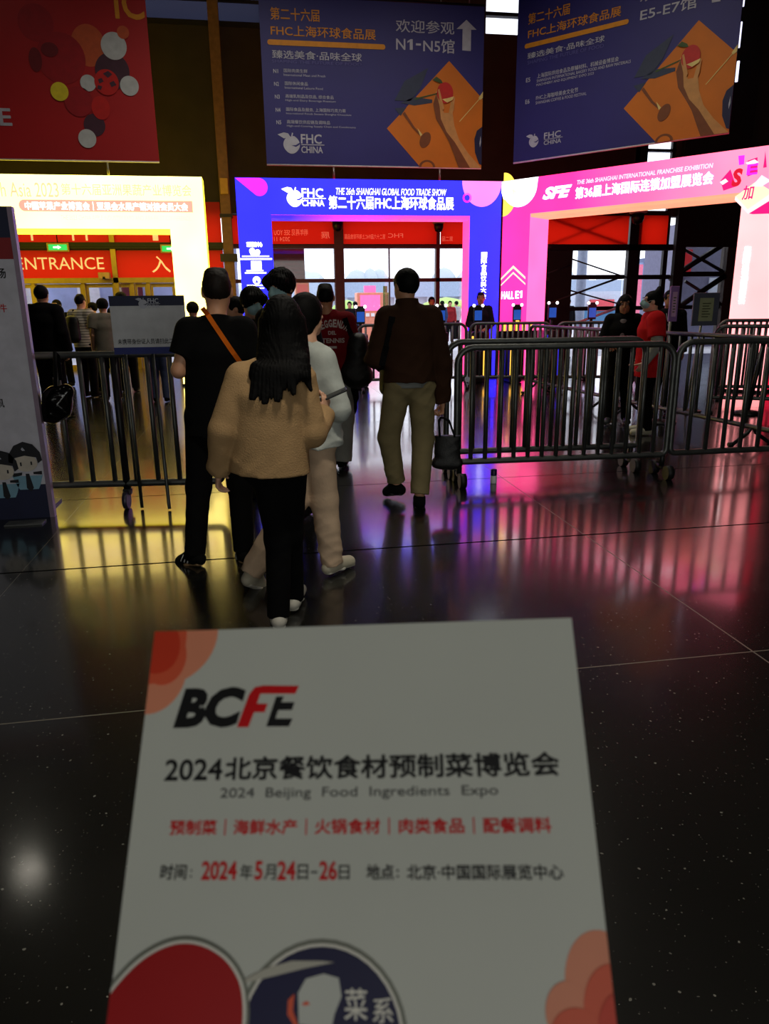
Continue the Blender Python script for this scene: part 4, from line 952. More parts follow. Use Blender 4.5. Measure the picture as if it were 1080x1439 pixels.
# white notice on the left barrier (its printed square code is left out)
yq = 5.66; a, b_ = at(152, 416, yq), at(265, 496, yq)
r = empty('notice_board', (a.x, yq, b_.z), radians(-2.5), 'white notice with navy head and foot bands fixed on the left barrier', 'notice board')
wq, hq = b_.x-a.x, at(153, 416, yq).z-b_.z
MB().box(0, wq, 0, .02, 0, hq, bev=.004).build('board', mat('notice_white', (205, 206, 210), .55), r)
P = Panel(r, .0015)
strip(P, hq*.83, hq, M_pnav, wq); strip(P, 0, hq*.12, M_pblue, wq)
logo_fhc(P, 191, 418, 224, 434, M_greyp, M_pnav, .5)
P.text('未携带身份证人员请扫此二维码', 166, 484, 256, 475, M_black, .012)
MB().tube([(wq*.5, .03, hq*.3), (wq*.545, -.02, .04-b_.z), (wq*.55, -.025, .012-b_.z)], .013, 8).tube([(wq*.13, .03, hq*.3), (wq*.13, .05, .012-b_.z)], .013, 8).build('support_leg', M_steel, r)
# grey board on a stand at the right, and the lilac sheet
def stand_sign(u0, u1, v0, v1, Y, label, board, sheet, cat='notice board', tilt=.12):
    a, b_ = at(u0, v1, Y), at(u1, v0, Y); w, h = b_.x-a.x, b_.z-a.z
    r = empty('sign_stand', ((a.x+b_.x)/2, Y, 0), 0, label, cat)
    MB().box(-w/2, w/2, 0, .025, a.z, b_.z, bev=.006).build('board', board, r)
    MB().box(-w*.27, w*.27, -.008, -.001, a.z+h*.14, b_.z-h*.16).build('sheet', sheet, r)
    b = MB()
    for k in range(6): b.box(-w*.16, w*.16*(1 if k % 2 else .6), -.0095, -.008, a.z+h*(.26+.08*k), a.z+h*(.29+.08*k))
    b.build('sheet_lines', mat('sheet_ink', (90, 92, 60), .6), r)
    MB().tube([(0, .045, a.z+h*.6), (-tilt, .045, .03)], .018, 8).build('pole', mat('stand_pole', (150, 150, 130), .4, .5), r)
    MB().lathe([(.2, 0), (.2, .02), (.04, .035)], (-tilt, .045, 0)).build('base', M_steeld, r)
stand_sign(971, 1012, 411, 458, 9.4, 'grey notice board with a pale sheet on a pole at the right', mat('board_grey', (92, 94, 112), .5), mat('sheet_cream', (178, 182, 140), .6))
stand_sign(938.5, 955, 402, 452, 8.6, 'narrow lilac notice on a thin post beside the red-vested person', mat('board_lilac', (150, 110, 176), .5), mat('sheet_pink', (216, 170, 210), .6), tilt=.02)
# black belt post at the right edge
p = at_floor(1049, 582); r = empty('belt_post', (p.x, p.y, 0), 0, 'black post on a flat round base behind the right edge barrier', 'post')
MB().lathe([(.19, 0), (.19, .03), (.05, .06)]).build('base', M_blackm, r); MB().tube([(0, 0, .04), (.12, 0, .95)], .032, 10).build('pole', M_blackm, r); MB().tube([(.12, 0, .93), (.125, 0, 1.02)], .045, 12).build('head', M_blackm, r)
# small bottle standing on the floor
p = at_floor(693, 679); r = empty('small_bottle', (p.x, p.y, 0), 0, 'tiny white bottle with a dark cap standing on the floor', 'bottle')
MB().lathe([(.026, 0), (.028, .01), (.028, .06), (.024, .07)]).build('body', mat('bottle_white', (235, 235, 240), .3), r); MB().lathe([(.026, .07), (.027, .075), (.027, .12), (.02, .125)]).build('cap', mat('cap_navy', (24, 20, 70), .4), r)

# ------------------------------------------------------------------ flyer in the foreground
def camdir(x, y, z): return RT*x + UP*y + FW*z
fr_, fu_ = camdir(.994, .0486, -.0972).normalized(), camdir(.005, .9164, .400).normalized()
fu_ = (fu_ - fr_*fu_.dot(fr_)).normalized(); fy_ = fu_.cross(fr_)
TL = CAM + ray(218, 888)*.377
FWD, FHT = .21, .297
r = empty('expo_flyer', (0, 0, 0), 0, 'white expo flyer with BCFE lettering held up in the foreground', 'flyer')
org = TL - fu_*FHT
r.matrix_world = Matrix(((fr_.x, fy_.x, fu_.x, org.x), (fr_.y, fy_.y, fu_.y, org.y), (fr_.z, fy_.z, fu_.z, org.z), (0, 0, 0, 1)))
MB().box(0, FWD, 0, .0006, 0, FHT).build('sheet', mat('flyer_paper', (208, 210, 200), .5, vary=.03), r)  # paper greyed to stand for the shade of the unmodelled photographer
P = Panel(r, .00012)
M_ink = mat('flyer_black_ink', (16, 16, 18), .5); M_inkg = mat('flyer_grey_ink', (70, 70, 70), .5); M_inkr = mat('flyer_red_ink', (216, 6, 16), .5)
M_or1 = mat('flyer_orange_tint', (238, 150, 116), .5); M_or2 = mat('flyer_orange', (232, 96, 62), .5); M_or4 = mat('flyer_deep_orange', (218, 62, 34), .5)
def clip_poly(pts, x0, x1, z0, z1):
    for ax, lim, sgn in ((0, x0, 1), (0, x1, -1), (1, z0, 1), (1, z1, -1)):
        out = []
        for i, p in enumerate(pts):
            q = pts[(i+1) % len(pts)]; a, b_ = sgn*(p[ax]-lim), sgn*(q[ax]-lim)
            if a >= 0: out.append(p)
            if (a >= 0) != (b_ >= 0):
                t = a/(a-b_); out.append((p[0]+(q[0]-p[0])*t, p[1]+(q[1]-p[1])*t))
        pts = out
        if not pts: return pts
    return pts
def petal(u, v, ru, rv, m, lay, rot=0):
    c = P.px(u, v); k = abs(P.px(u+ru, v)[0]-c[0]); kz = abs(P.px(u, v+rv)[1]-c[1])
    pts = []
    for t in range(48):
        x, z = k*cos(t*pi/24), kz*sin(t*pi/24); pts.append((c[0]+x*cos(rot)-z*sin(rot), c[1]+x*sin(rot)+z*cos(rot)))
    pts = clip_poly(pts, 0, FWD, 0, FHT)
    if len(pts) > 2: P.polys('petal', [pts], m, lay, True)
petal(232, 892, 74, 72, M_or1, 1); petal(212, 946, 50, 58, M_or1, 2); petal(214, 900, 48, 62, M_or2, 3); petal(232, 925, 30, 38, M_or2, 4); petal(218, 905, 34, 44, M_or4, 5, .5)
petal(850, 1390, 56, 88, M_or1, 1, .1); petal(800, 1425, 34, 48, M_or1, 2); petal(866, 1425, 46, 74, M_or2, 3); petal(812, 1455, 38, 40, M_or2, 4); petal(880, 1460, 40, 70, M_or4, 5)
P.text('BC', 243, 1024, 346, 965, M_ink, .055, .22)
a = lambda *q: [P.px(*z) for z in q]
P.polys('lettering', [a((333, 1022), (350, 976), (358, 966), (370, 963.5), (420, 964), (415, 975), (366, 975), (361, 989), (376, 989), (372, 1001), (357, 1001), (349, 1022))], M_inkr, 2, True)
P.polys('lettering', [a((374, 1021), (388, 979), (399, 979), (395, 987), (414, 987), (410, 998), (391, 998), (387, 1010), (411, 1010), (406, 1021))], M_ink, 2, True)
P.text('2024', 231, 1097, 313, 1067, M_ink, .035); P.text('北京餐饮食材预制菜博览会', 316, 1096, 783, 1057, M_ink, .036)
P.text('2024  Beijing  Food  Ingredients  Expo', 309, 1125.5, 699, 1103, M_inkg, .006)
P.text('预制菜｜海鲜水产｜火锅食材｜肉类食品｜配餐调料', 238, 1174, 773, 1148, M_inkr, .03)
for s, u0, u1, dv, m, bo in (('时间', 225, 263, 0, M_ink, .025), (':', 267, 270, -3, M_ink, .03), ('2024', 283, 333, 4, M_inkr, .045), ('年', 337, 355, 0, M_ink, .012), ('5', 358, 369, 4, M_inkr, .045), ('月', 371, 388, 0, M_ink, .012), ('24', 390, 415, 4, M_inkr, .045), ('日', 418, 433, 0, M_ink, .012)):
    P.text(s, u0, 1236+(0 if dv >= 0 else -3), u1, (1215-dv) if dv >= 0 else 1222, m, bo)
P.polys('lettering', [a((437, 1227), (446, 1227), (446, 1224.5), (437, 1224.5))], M_ink, 2, True)
P.text('26', 449, 1236, 473, 1211, M_inkr, .045); P.text('日', 476, 1236, 491, 1216, M_ink, .012)
P.text('地点', 515, 1236, 553, 1215, M_ink, .025); P.text(':', 557, 1233, 560, 1222, M_ink, .03); P.text('北京·中国国际展览中心', 572, 1236, 790, 1215, M_ink, .025)
M_fred = mat('flyer_red_disc', (176, 0, 6), .5); M_ring = mat('flyer_ring', (236, 232, 220), .5); M_shade = mat('flyer_ring_grey', (128, 130, 118), .5)
def disc(pl, m, lay, name='photo_disc'):
    pl = clip_poly(pl, 0, FWD, 0, FHT); P.polys(name, [pl], m, lay, True)
def circ_px(u, v, r, sx=1): c = P.px(u, v); k = abs(P.px(u+r, v)[0]-c[0]); return c, k
c, k = circ_px(450, 1462, 118); disc(circ(c[0], c[1], k*1.05), M_shade, 1); disc(circ(c[0], c[1], k), M_ring, 2); disc(circ(c[0], c[1], k*.965), mat('flyer_photo_navy', (22, 20, 66), .5), 3)
P.polys('photo_ceiling', [a((340, 1378), (372, 1361), (410, 1350), (452, 1350), (470, 1352), (430, 1360), (342, 1382))], mat('flyer_photo_grey', (190, 186, 172), .5), 4, True)
P.polys('photo_face', [a((420, 1439), (419, 1395), (430, 1375), (455, 1368), (476, 1374), (480, 1400), (470, 1425), (466, 1445))], mat('flyer_photo_statue', (206, 208, 200), .5), 5, True)
P.polys('photo_face_shade', [a((424, 1410), (432, 1406), (436, 1411), (428, 1413)), a((416, 1445), (404, 1425), (405, 1405), (414, 1396), (412, 1420), (421, 1445))], M_or2, 6, True)
P.text('菜', 484, 1433, 516, 1389, M_ring, .01, lay=5); P.text('系', 524, 1437, 552, 1402, M_ring, .01, lay=5)
EGG = [(341, 1440), (341, 1402), (335, 1376), (319, 1351), (296, 1334), (271, 1326), (246, 1327), (220, 1337), (195, 1354), (172, 1377), (150, 1404), (122, 1440), (98, 1475), (330, 1490)]
def blob(g):
    P_ = [Vector(p) for p in EGG]; out = []
    for i in range(len(P_)):                       # rounded outline through the corner points
        a, b_, c, d = P_[i-1], P_[i], P_[(i+1) % len(P_)], P_[(i+2) % len(P_)]
        for k in range(4):
            t = k/4; q_ = .5*((2*b_)+(c-a)*t+(2*a-5*b_+4*c-d)*t*t+(3*b_-a-3*c+d)*t**3)
            w = (q_-Vector((250, 1420))); q_ = q_+w.normalized()*g; out.append(P.px(q_.x, q_.y))
    return out
for g, m, lay in ((9, M_shade, 6), (4.5, M_ring, 7), (0, M_fred, 8)): disc(blob(g), m, lay, 'red_disc')

# ------------------------------------------------------------------ people
M_hairb = mat('black_hair', (7, 6, 6), .65, vary=.3, vscale=30, bump=.25, bscale=160, bdist=.003, spec=.12)
M_hairbr = mat('dark_brown_hair', (24, 17, 13), .65, vary=.3, vscale=30, bump=.25, bscale=200, bdist=.003, spec=.2)
def skin(name, c): return mat(name, c, .5, vary=.06, vscale=20)
M_skin = skin('skin_warm', (205, 150, 116)); M_skin2 = skin('skin_light', (222, 172, 142)); M_skin3 = skin('skin_tan', (176, 120, 86))
M_eyew = mat('eye_white', (165, 158, 150), .5); M_iris = mat('iris_dark', (20, 14, 10), .2); M_lip = mat('lips', (160, 82, 76), .5)
M_mask = mat('mask_cloth', (150, 186, 190), .7, bump=.2, bscale=60); M_sole = mat('sole_white', (205, 200, 186), .6); M_gum = mat('sole_gum', (150, 120, 84), .6)
def cloth(name, c, b=.35, s=90): return mat(name, c, .9, bump=b, bscale=s, vary=.14, vscale=7, spec=.12, bdist=.004)
M_cblack = cloth('black_cloth', (11, 11, 12)); M_cdark = cloth('charcoal_cloth', (26, 26, 30)); M_trblack = cloth('black_trouser_cloth', (9, 9, 10))

STD = dict(pel=(0, 0, .94), wai=(0, 0, 1.10), che=(0, .0, 1.28), nec=(0, -.015, 1.46), head=(0, .02, 1.605),
           shL=(-.165, -.01, 1.40), elL=(-.215, -.03, 1.13), wrL=(-.225, .04, .89), shR=(.165, -.01, 1.40), elR=(.215, -.03, 1.13), wrR=(.225, .04, .89),
           hiL=(-.085, 0, .90), knL=(-.095, .02, .49), anL=(-.10, -.02, .085), hiR=(.085, 0, .90), knR=(.095, .02, .49), anR=(.10, -.02, .085),
           toL=(-.125, .15, .03), toR=(.125, .15, .03))
def nrm(v): v = np.array(v, float); return v/max(np.linalg.norm(v), 1e-9)
def rotv(v, ax, a):
    v, ax = np.array(v, float), nrm(ax); return v*cos(a)+np.cross(ax, v)*sin(a)+ax*ax.dot(v)*(1-cos(a))
def hand_prims(wr, d, pn, side, curl=.35, sc=1.0, thumb=.6):
    """palm from the wrist along d; pn is the way the palm faces; side = thumb side"""
    wr = np.array(wr, float); d = nrm(d); pn = nrm(np.array(pn)-d*np.dot(pn, d)); s = np.cross(d, pn)
    if np.dot(s, side) < 0: s = -s
    out = [T(wr, wr+d*.03*sc, (.021*sc, .029*sc), (.016*sc, .034*sc), .01, pn), T(wr+d*.03*sc, wr+d*.082*sc, (.0145*sc, .035*sc), (.013*sc, .038*sc), .01, pn)]
    ax = np.cross(d, pn)
    for i, (off, ln, r) in enumerate(((.029, .074, .0085), (.010, .082, .009), (-.010, .076, .0085), (-.028, .060, .0075))):
        p = wr + d*.078*sc + s*off*sc; dd = nrm(d + s*off*1.2); a = curl*(1+.18*i)
        for k, fr in enumerate((.45, .31, .24)):
            dd = rotv(dd, ax, a*(1.0 if k else .8)); q = p+dd*ln*fr*sc
            out.append(T(p, q, r*sc*(1-.08*k), r*sc*(.95-.1*k), .006)); p = q
    p = wr + d*.026*sc + s*.026*sc; dd = nrm(d*.75 + s*.75 + pn*.25)
    for k, fr in enumerate((.040, .032, .026)):
        q = p+dd*fr*sc; out.append(T(p, q, (.0125-.0015*k)*sc, (.0112-.0015*k)*sc, .008)); p = q; dd = nrm(rotv(dd, ax, thumb*.45)-s*.18)
    return out
def P3(u, v, dy=0.0): return ('px', u, v, dy)
def PZ(u, z, dy=0.0): return ('pz', u, z, dy)      # a joint at its anatomical height z, seen at column u
def person(label, loc, yaw, h, pose=None, top=None, legs=None, hair='short', hairm=None, skinm=None, vox=.008, face=False, mask=False, heady=0.0, headp=0.0,
           hands=None, shoes=None, group=None, bulk=1.0, headr=0.0, brim=None):
    s = h/1.72; rt = radians(yaw)
    root = empty('person', loc, rt, label, 'person', group); root.scale = (s, s, s)
    Mi = (Matrix.Translation(Vector(loc)) @ Matrix.Rotation(rt, 4, 'Z') @ Matrix.Diagonal((s, s, s, 1))).inverted()
    J = {k: np.array(v, float) for k, v in STD.items()}
    for k, v in (pose or {}).items():
        if v[0] == 'pz':
            Y = loc[1]+v[3]; lo_, hi_ = 0, 1439
            for _ in range(40):
                vm = (lo_+hi_)/2; lo_, hi_ = (vm, hi_) if at(v[1], vm, Y).z > v[2]*s else (lo_, vm)
            J[k] = np.array(Mi @ at(v[1], vm, Y))
        elif v[0] == 'px': J[k] = np.array(Mi @ at(v[1], v[2], loc[1]+v[3]))
        else: J[k] = np.array(v, float)
    if pose and 'wai' not in pose: J['wai'] = J['pel']*.55+J['che']*.45
    if pose:
        for sd in 'LR':
            if 'to'+sd not in pose and 'an'+sd in pose: J['to'+sd] = J['an'+sd]+np.array([-.03 if sd == 'L' else .03, .17, -.055])
    skinm = skinm or M_skin; hairm = hairm or M_hairb
    top = dict(dict(m=M_cblack, r=.022, hem=None, sleeve=1.0, fold=.004, name='jacket', collar=.0, flare=1.0), **(top or {}))
    legs = dict(dict(m=M_trblack, r=.02, fold=.003, cuff=0.0, wide=1.0), **(legs or {}))
    shoes = dict(dict(m=M_cblack, sole=M_rubber, stripes=False), **(shoes or {}))
    hc = J['head']; Rh = np.array(Matrix.Rotation(radians(heady), 3, 'Z') @ Matrix.Rotation(radians(headp), 3, 'X') @ Matrix.Rotation(radians(headr), 3, 'Y'))
    H = lambda x, y, z: hc + Rh @ np.array([x, y, z])
    E = lambda x, y, z, a, b_, c, **k: El(H(x, y, z), (a, b_, c), Rh, **k)
    # --- body: one continuous surface
    B = [T(J['pel']-[0, 0, .02], J['wai'], (.155, .105), (.135, .095), .03), T(J['wai'], J['che'], (.135, .095), (.155, .11), .03),
         T(J['che'], (J['shL']+J['shR'])/2+np.array([0, 0, .0]), (.15, .105), (.12, .075), .03), T(J['shL'], J['shR'], .05, .05, .03),
         T((J['shL']+J['shR'])/2+[0, 0, .02], J['nec'], .075, .058, .03), T(J['nec']-[0, 0, .02], H(0, -.015, -.03), .055, .052, .02)]
    hs = hands or {}
    for sd, sg in (('L', -1), ('R', 1)):
        B += [T(J['sh'+sd], J['el'+sd], .05, .040, .03), T(J['el'+sd], J['wr'+sd], .041, .027, .02)]
        fa = nrm(J['wr'+sd]-J['el'+sd]); o = hs.get(sd, {})
        d = nrm(o.get('d', fa)); pn = o.get('pn', (-sg, 0, 0) if abs(fa[2]) > .6 else (0, 0, -1)); side = o.get('side', (0, 1, 0) if abs(fa[2]) > .6 else (-sg, 0, 0))
        B += hand_prims(J['wr'+sd], d, pn, side, o.get('curl', .4), o.get('sc', 1.0), o.get('thumb', .6))
        B += [T(J['hi'+sd], J['kn'+sd], .085, .056, .03), T(J['kn'+sd], J['an'+sd], .054, .037, .02), T(J['an'+sd], J['to'+sd]*.7+J['an'+sd]*.3-[0, 0, .01], .036, .026, .02)]
    B += [E(0, -.012, .022, .076, .095, .092, k=.03), E(0, .022, -.05, .058, .068, .062, k=.04), T(H(0, .06, -.09), H(0, .07, -.095), .022, .02, .03),
          T(H(0, .092, .022), H(0, .112, -.014), .009, .0135, .012), T(H(-.012, .096, -.014), H(.012, .096, -.014), .009, .009, .008),
          T(H(-.045, .066, .046), H(.045, .066, .046), .013, .013, .02), E(-.03, .10, .022, .017, .014, .012, k=.012, sub=True), E(.03, .10, .022, .017, .014, .012, k=.012, sub=True),
          T(H(-.018, .082, -.052), H(.018, .082, -.052), .009, .009, .012),
          E(-.079, -.008, 0, .009, .022, .032, k=.006), E(.079, -.008, 0, .009, .022, .032, k=.006)]
    link('body', field_mesh('body', B, vox), skinm, root)
    if face:
        for sx in (-1, 1):
            e = MB().ball(H(sx*.031, .074, .022), .0135, 12).build('eye', M_eyew, root); MB().ball(H(sx*.031, .083, .022), .0068, 8).build('iris', M_iris, e)
            MB().tube([H(sx*.014, .098, .044), H(sx*.032, .095, .049), H(sx*.05, .08, .043)], [.003, .0042, .0025], 6).build('eyebrow', hairm, root)
        if not mask: MB().ball(H(0, .092, -.052), (.021, .007, .0065), 10).build('lips', M_lip, root)
    if mask:
        mp = [E(0, .040, -.035, .066, .074, .058, k=.01), T(H(0, .1, .012), H(0, .115, -.02), .016, .02, .02), E(0, -.075, -.03, .12, .09, .12, k=.008, sub=True)]
        mo = link('face_mask', field_mesh('face_mask', mp, min(vox, .006)), M_mask, root)
        for sx in (-1, 1): MB().tube([H(sx*.06, .06, -.0), H(sx*.078, .02, .015), H(sx*.085, -.015, .02)], .002, 5).build('ear_loop', M_white, mo)
    # --- hair
    hp = [E(0, -.018, .030, .087, .104, .100, k=.02)]
    cuts = []
    sub = [E(0, .125, -.030, .085, .085, .092, k=.02, sub=True), E(-.088, .012, -.03, .02, .03, .05, k=.01, sub=True), E(.088, .012, -.03, .02, .03, .05, k=.01, sub=True)]
    nz = strands(.0009, 130, hc[0], hc[1]); hv = min(vox, .006)
    if hair == 'short': cuts = [(H(0, 0, -.045), Rh @ np.array([0, .35, -1.]))]; hp += sub
    elif hair == 'crop': hp = [E(0, -.016, .028, .081, .100, .094, k=.02), T(H(-.03, -.01, .10), H(.03, -.0, .10), .03, .03, .03)]+sub; cuts = [(H(0, 0, -.03), Rh @ np.array([0, .5, -1.]))]
    elif hair == 'mop': hp = [E(0, -.012, .035, .098, .112, .102, k=.02), T(H(-.06, .07, .05), H(.05, .075, .055), .035, .035, .03)] + [E(0, .135, -.045, .085, .075, .09, k=.02, sub=True)]; cuts = [(H(0, 0, -.06), Rh @ np.array([0, .25, -1.]))]; nz = strands(.003, 60, hc[0], hc[1])
    elif hair == 'long':
        hp = [E(0, -.018, .030, .092, .106, .102, k=.02), T(H(0, -.04, .0), H(.0, -.075, -.15), (.096, .075), (.105, .055), .03), T(H(0, -.075, -.15), H(-.01, -.145, -.24), (.105, .05), (.125, .034), .03),
              T(H(-.10, -.14, -.21), H(-.145, -.185, -.35), (.045, .026), (.016, .01), .03), T(H(-.06, -.145, -.22), H(-.085, -.195, -.37), (.045, .024), (.016, .01), .03), T(H(-.01, -.145, -.22), H(-.02, -.195, -.36), (.045, .024), (.016, .01), .03), T(H(.04, -.14, -.22), H(.055, -.19, -.33), (.04, .024), (.012, .01), .03), T(H(.09, -.11, -.18), H(.135, -.14, -.32), (.032, .022), (.01, .008), .03), T(H(.085, -.02, .0), H(.10, -.04, -.2), .03, .03, .03), T(H(-.085, -.02, .0), H(-.10, -.04, -.2), .03, .03, .03)] + [E(0, .125, -.035, .072, .085, .092, k=.02, sub=True)]
        nz = strands(.0016, 150, hc[0], hc[1])
    elif hair == 'pony':
        hp += sub[:1]+[T(H(0, -.03, -.02), H(0, -.045, -.075), (.082, .07), (.07, .055), .03), T(H(0, -.1, -.0), H(.03, -.14, -.09), .038, .034, .02), T(H(.03, -.14, -.09), H(.05, -.13, -.24), .034, .014, .02)]; cuts = []
        hp[0] = E(0, -.018, .024, .091, .108, .106, k=.02)
    elif hair == 'bun': hp += sub+[T(H(-.01, -.07, .11), H(.01, -.085, .145), .045, .035, .02), T(H(0, -.1, .02), H(0, -.11, -.06), .05, .03, .02)]; cuts = [(H(0, 0, -.07), Rh @ np.array([0, .2, -1.]))]
    ho = link('hair', field_mesh('hair', hp, hv, nz, cuts), hairm, root)
    # --- top garment
    r_ = top['r']; fl = top['flare']; hem = top['hem'] or (J['pel'][2]-.08)
    hemp = J['pel'].copy(); hemp[2] = hem
    mid = (J['shL']+J['shR'])/2
    G = [T(J['che'], hemp, (.155+r_, .112+r_), ((.158+r_)*fl, (.115+r_)*fl), .03, flat=True), T(J['che'], mid+[0, 0, -.01], (.155+r_, .112+r_), (.125+r_, .078+r_), .03),
         T(J['shL'], J['shR'], .054+r_*.7, .054+r_*.7, .03), T(mid+[0, 0, .02], J['nec']-[0, 0, .035+.0], .085+r_*.5, .066+r_*.4, .03, flat=True)]
    if top['collar']: G += [T(J['nec']-[0, 0, .05], J['nec']+[0, .01, top['collar']], .074+r_*.4, .068+r_*.35, .015, flat=True)]
    for sd in 'LR':
        S, e, w = J['sh'+sd], J['el'+sd], J['wr'+sd]
        if top['sleeve'] >= 1: G += [T(S, e, .054+r_*.8, .045+r_*.85, top.get('ak', .016)), T(e, w, .046+r_*.85, .036+r_*.8, .016, flat=True)]
        elif top['sleeve'] > 0: G += [T(S, S+(e-S)*top['sleeve'], .060+r_, .058+r_, .03, flat=True)]
    if top.get('hood'): G += [T(J['nec']+[-.07, -.07, -.03], J['nec']+[.07, -.07, -.03], .05, .05, .03), T(J['nec']+[0, -.09, -.06], J['nec']+[0, -.10, -.12], (.09, .045), (.05, .03), .03)]
    go = link(top['name'], field_mesh(top['name'], G, vox, folds(top['fold'], int(abs(loc[0])*50) % 97)), top['m'], root)
    if top.get('shirt'):   # pale shirt showing below the hem
        link('shirt_tail', field_mesh('shirt_tail', [T(J['wai'], hemp-[0, 0, .035], (.148+r_*.5, .108+r_*.5), (.155+r_*.5, .112+r_*.5), .02, flat=True)], vox), top['shirt'], root)
    # --- trousers
    q = legs['r']; wd = legs['wide']
    L = [T(J['pel']+[0, 0, .06], J['pel']-[0, 0, .03], (.148+q*.3, .105+q*.3), (.160+q*.5, .118+q*.5), .03)]
    for sd in 'LR':
        a, k, n = J['hi'+sd], J['kn'+sd], J['an'+sd]; bott = n+(n-k)/np.linalg.norm(n-k)*(.02-legs['cuff'])
        L += [T(a, k, .090+q, (.060+q)*wd, .03), T(k, bott, (.059+q)*wd, (.050+q)*wd, .03, flat=True)]
    lo_ = link('trousers', field_mesh('trousers', L, vox, folds(legs['fold'], 5+int(abs(loc[1])*50) % 97, 26, 20)), legs['m'], root)
    # --- shoes
    so_ = []
    for sd in 'LR':
        n, t = J['an'+sd], J['to'+sd]; f = nrm((t-n)*[1, 1, 0]) if np.linalg.norm((t-n)[:2]) > .03 else np.array([0, 1., 0])
        sl = t-[0, 0, .0]; heel = n - f*.045 + [0, 0, -.045]; ball = t
        up_ = nrm(np.cross(np.cross(f, [0, 0, 1]), t-heel)) if False else np.array([0, 0, 1.])
        S_ = [T(n-[0, 0, .0]+f*.005, n-f*.01-[0, 0, .03], .046, .043, .02, flat=False), T(heel+[0, 0, .012], ball+[0, 0, .016], .036, (.041, .030), .03, np.cross(f, [0, 0, 1])), T(n+f*.04-[0, 0, .02], ball+[0, 0, .012], .04, .034, .03)]
        so = link('shoe', field_mesh('shoe', S_, min(vox, .007)), shoes['m'], root); so_.append(so)
        w_ = np.cross(f, [0, 0, 1])
        so2 = link('sole', field_mesh('sole', [T(heel-[0, 0, .016], heel*.45+ball*.55-[0, 0, .008], (.036, .016), (.036, .014), .02, w_), T(heel*.45+ball*.55-[0, 0, .008], ball+f*.015-[0, 0, .006], (.036, .014), (.041, .014), .02, w_)], min(vox, .006)), shoes['sole'], so)
        if shoes['stripes']:
            for k in range(3):
                c = heel*.5+ball*.5+[0, 0, .03]+f*(.03*(k-1)); b = MB()
                for sx in (-1, 1): b.tube([c+w_*sx*.044-[0, 0, .022]+f*.012, c+w_*sx*.036+[0, 0, .022]-f*.012], .005, 6)
                b.build('stripe', M_white, so)
    root['h'] = h
    return dict(root=root, J=J, Mi=Mi, M=Mi.inverted(), top=go, trousers=lo_, H=H, s=s)
def on_back(per, name, mesh, m, off=.004, axis=(0, 1, 0)):
    """wrap flat lettering (person local coords, at the back) on to the garment"""
    me = per['top'].data; vs = np.empty(len(me.vertices)*3, np.float32); me.vertices.foreach_get('co', vs)
    bv = BVHTree.FromPolygons([tuple(v) for v in vs.reshape(-1, 3)], [tuple(p.vertices) for p in me.polygons])
    for v in mesh.vertices:
        hit = bv.ray_cast(Vector((v.co.x, -1.5, v.co.z)), Vector(axis))
        v.co.y = (hit[0].y - off) if hit[0] is not None else v.co.y
    return link(name, mesh, m, per['top'])
def strap(per, pts, w, th, name, m, parent=None):
    """flat band through points"""
    b = MB(); P_ = [np.array(p, float) for p in pts]; rings = []
    for i, p in enumerate(P_):
        t = nrm(P_[min(i+1, len(P_)-1)]-P_[max(i-1, 0)]); nn = np.array([0, -1., 0]) if len(p) < 6 else p[3:6]
        sd = nrm(np.cross(t, nn)); nn = nrm(np.cross(sd, t))
        rings.append([b.bm.verts.new(p[:3]+sd*w/2*a+nn*th/2*c) for a, c in ((-1, -1), (1, -1), (1, 1), (-1, 1))])
    for A, B in zip(rings, rings[1:]):
        for k in range(4): b.bm.faces.new((A[k], A[(k+1) % 4], B[(k+1) % 4], B[k]))
    b.bm.faces.new(rings[0][::-1]); b.bm.faces.new(rings[-1])
    return b.build(name, m, parent)
def surf_pts(per, path, off=.006):
    """drape a polyline (local x, z) on the back of the garment"""
    me = per['top'].data; bv = BVHTree.FromPolygons([tuple(v.co) for v in me.vertices], [tuple(p.vertices) for p in me.polygons]); out = []
    for x, z in path:
        hit = bv.ray_cast(Vector((x, -1.5, z)), Vector((0, 1, 0)))
        out.append((x, (hit[0].y if hit[0] is not None else -.12)-off, z))
    return out
def lerp_path(pts, n):
    out = []
    for (a, b_) in zip(pts, pts[1:]):
        for k in range(n): out.append(tuple(a[i]+(b_[i]-a[i])*k/n for i in range(len(a))))
    return out+[tuple(pts[-1])]
def like(per, name, label, cat, base=(0, 0, 0)):
    """a thing carried by a person: same orientation, its own base"""
    o = bpy.data.objects.new(name, None); COL.objects.link(o); o.matrix_world = per['M'] @ Matrix.Translation(Vector(base)); tag(o, label, cat); return o
def loc_px(per, u, v, Y): return np.array(per['Mi'] @ at(u, v, Y))

# ---- man in the black T-shirt
Y0 = 4.3
pa = person('man in a black T-shirt with an orange strap across his back, standing at the left', (-.28, Y0, 0), 0, 1.69, dict(
    pel=PZ(302, .95), che=PZ(303, 1.28), nec=PZ(303, 1.465, -.01), head=PZ(305, 1.605, .02), shL=PZ(266, 1.395), elL=P3(251, 521, -.02), wrL=P3(262, 510, .25),
    shR=PZ(341, 1.395), elR=P3(359, 528, .0), wrR=P3(345, 515, .25), hiL=PZ(284, .91), knL=PZ(279, .49, .02), anL=PZ(274, .085), hiR=PZ(321, .91), knR=PZ(337, .49, .02), anR=PZ(342, .085),
    toL=P3(256, 791, .10), toR=P3(340, 786, .17)), top=dict(m=M_cblack, r=.020, sleeve=.62, fold=.003, name='t_shirt', hem=.80, collar=.012), legs=dict(m=M_trblack, r=.010, wide=1.05, cuff=.01), hair='crop', hairm=M_hairbr,
    skinm=M_skin, vox=.007, shoes=dict(m=M_cblack, sole=M_gum, stripes=True), hands=dict(L=dict(curl=.7)))
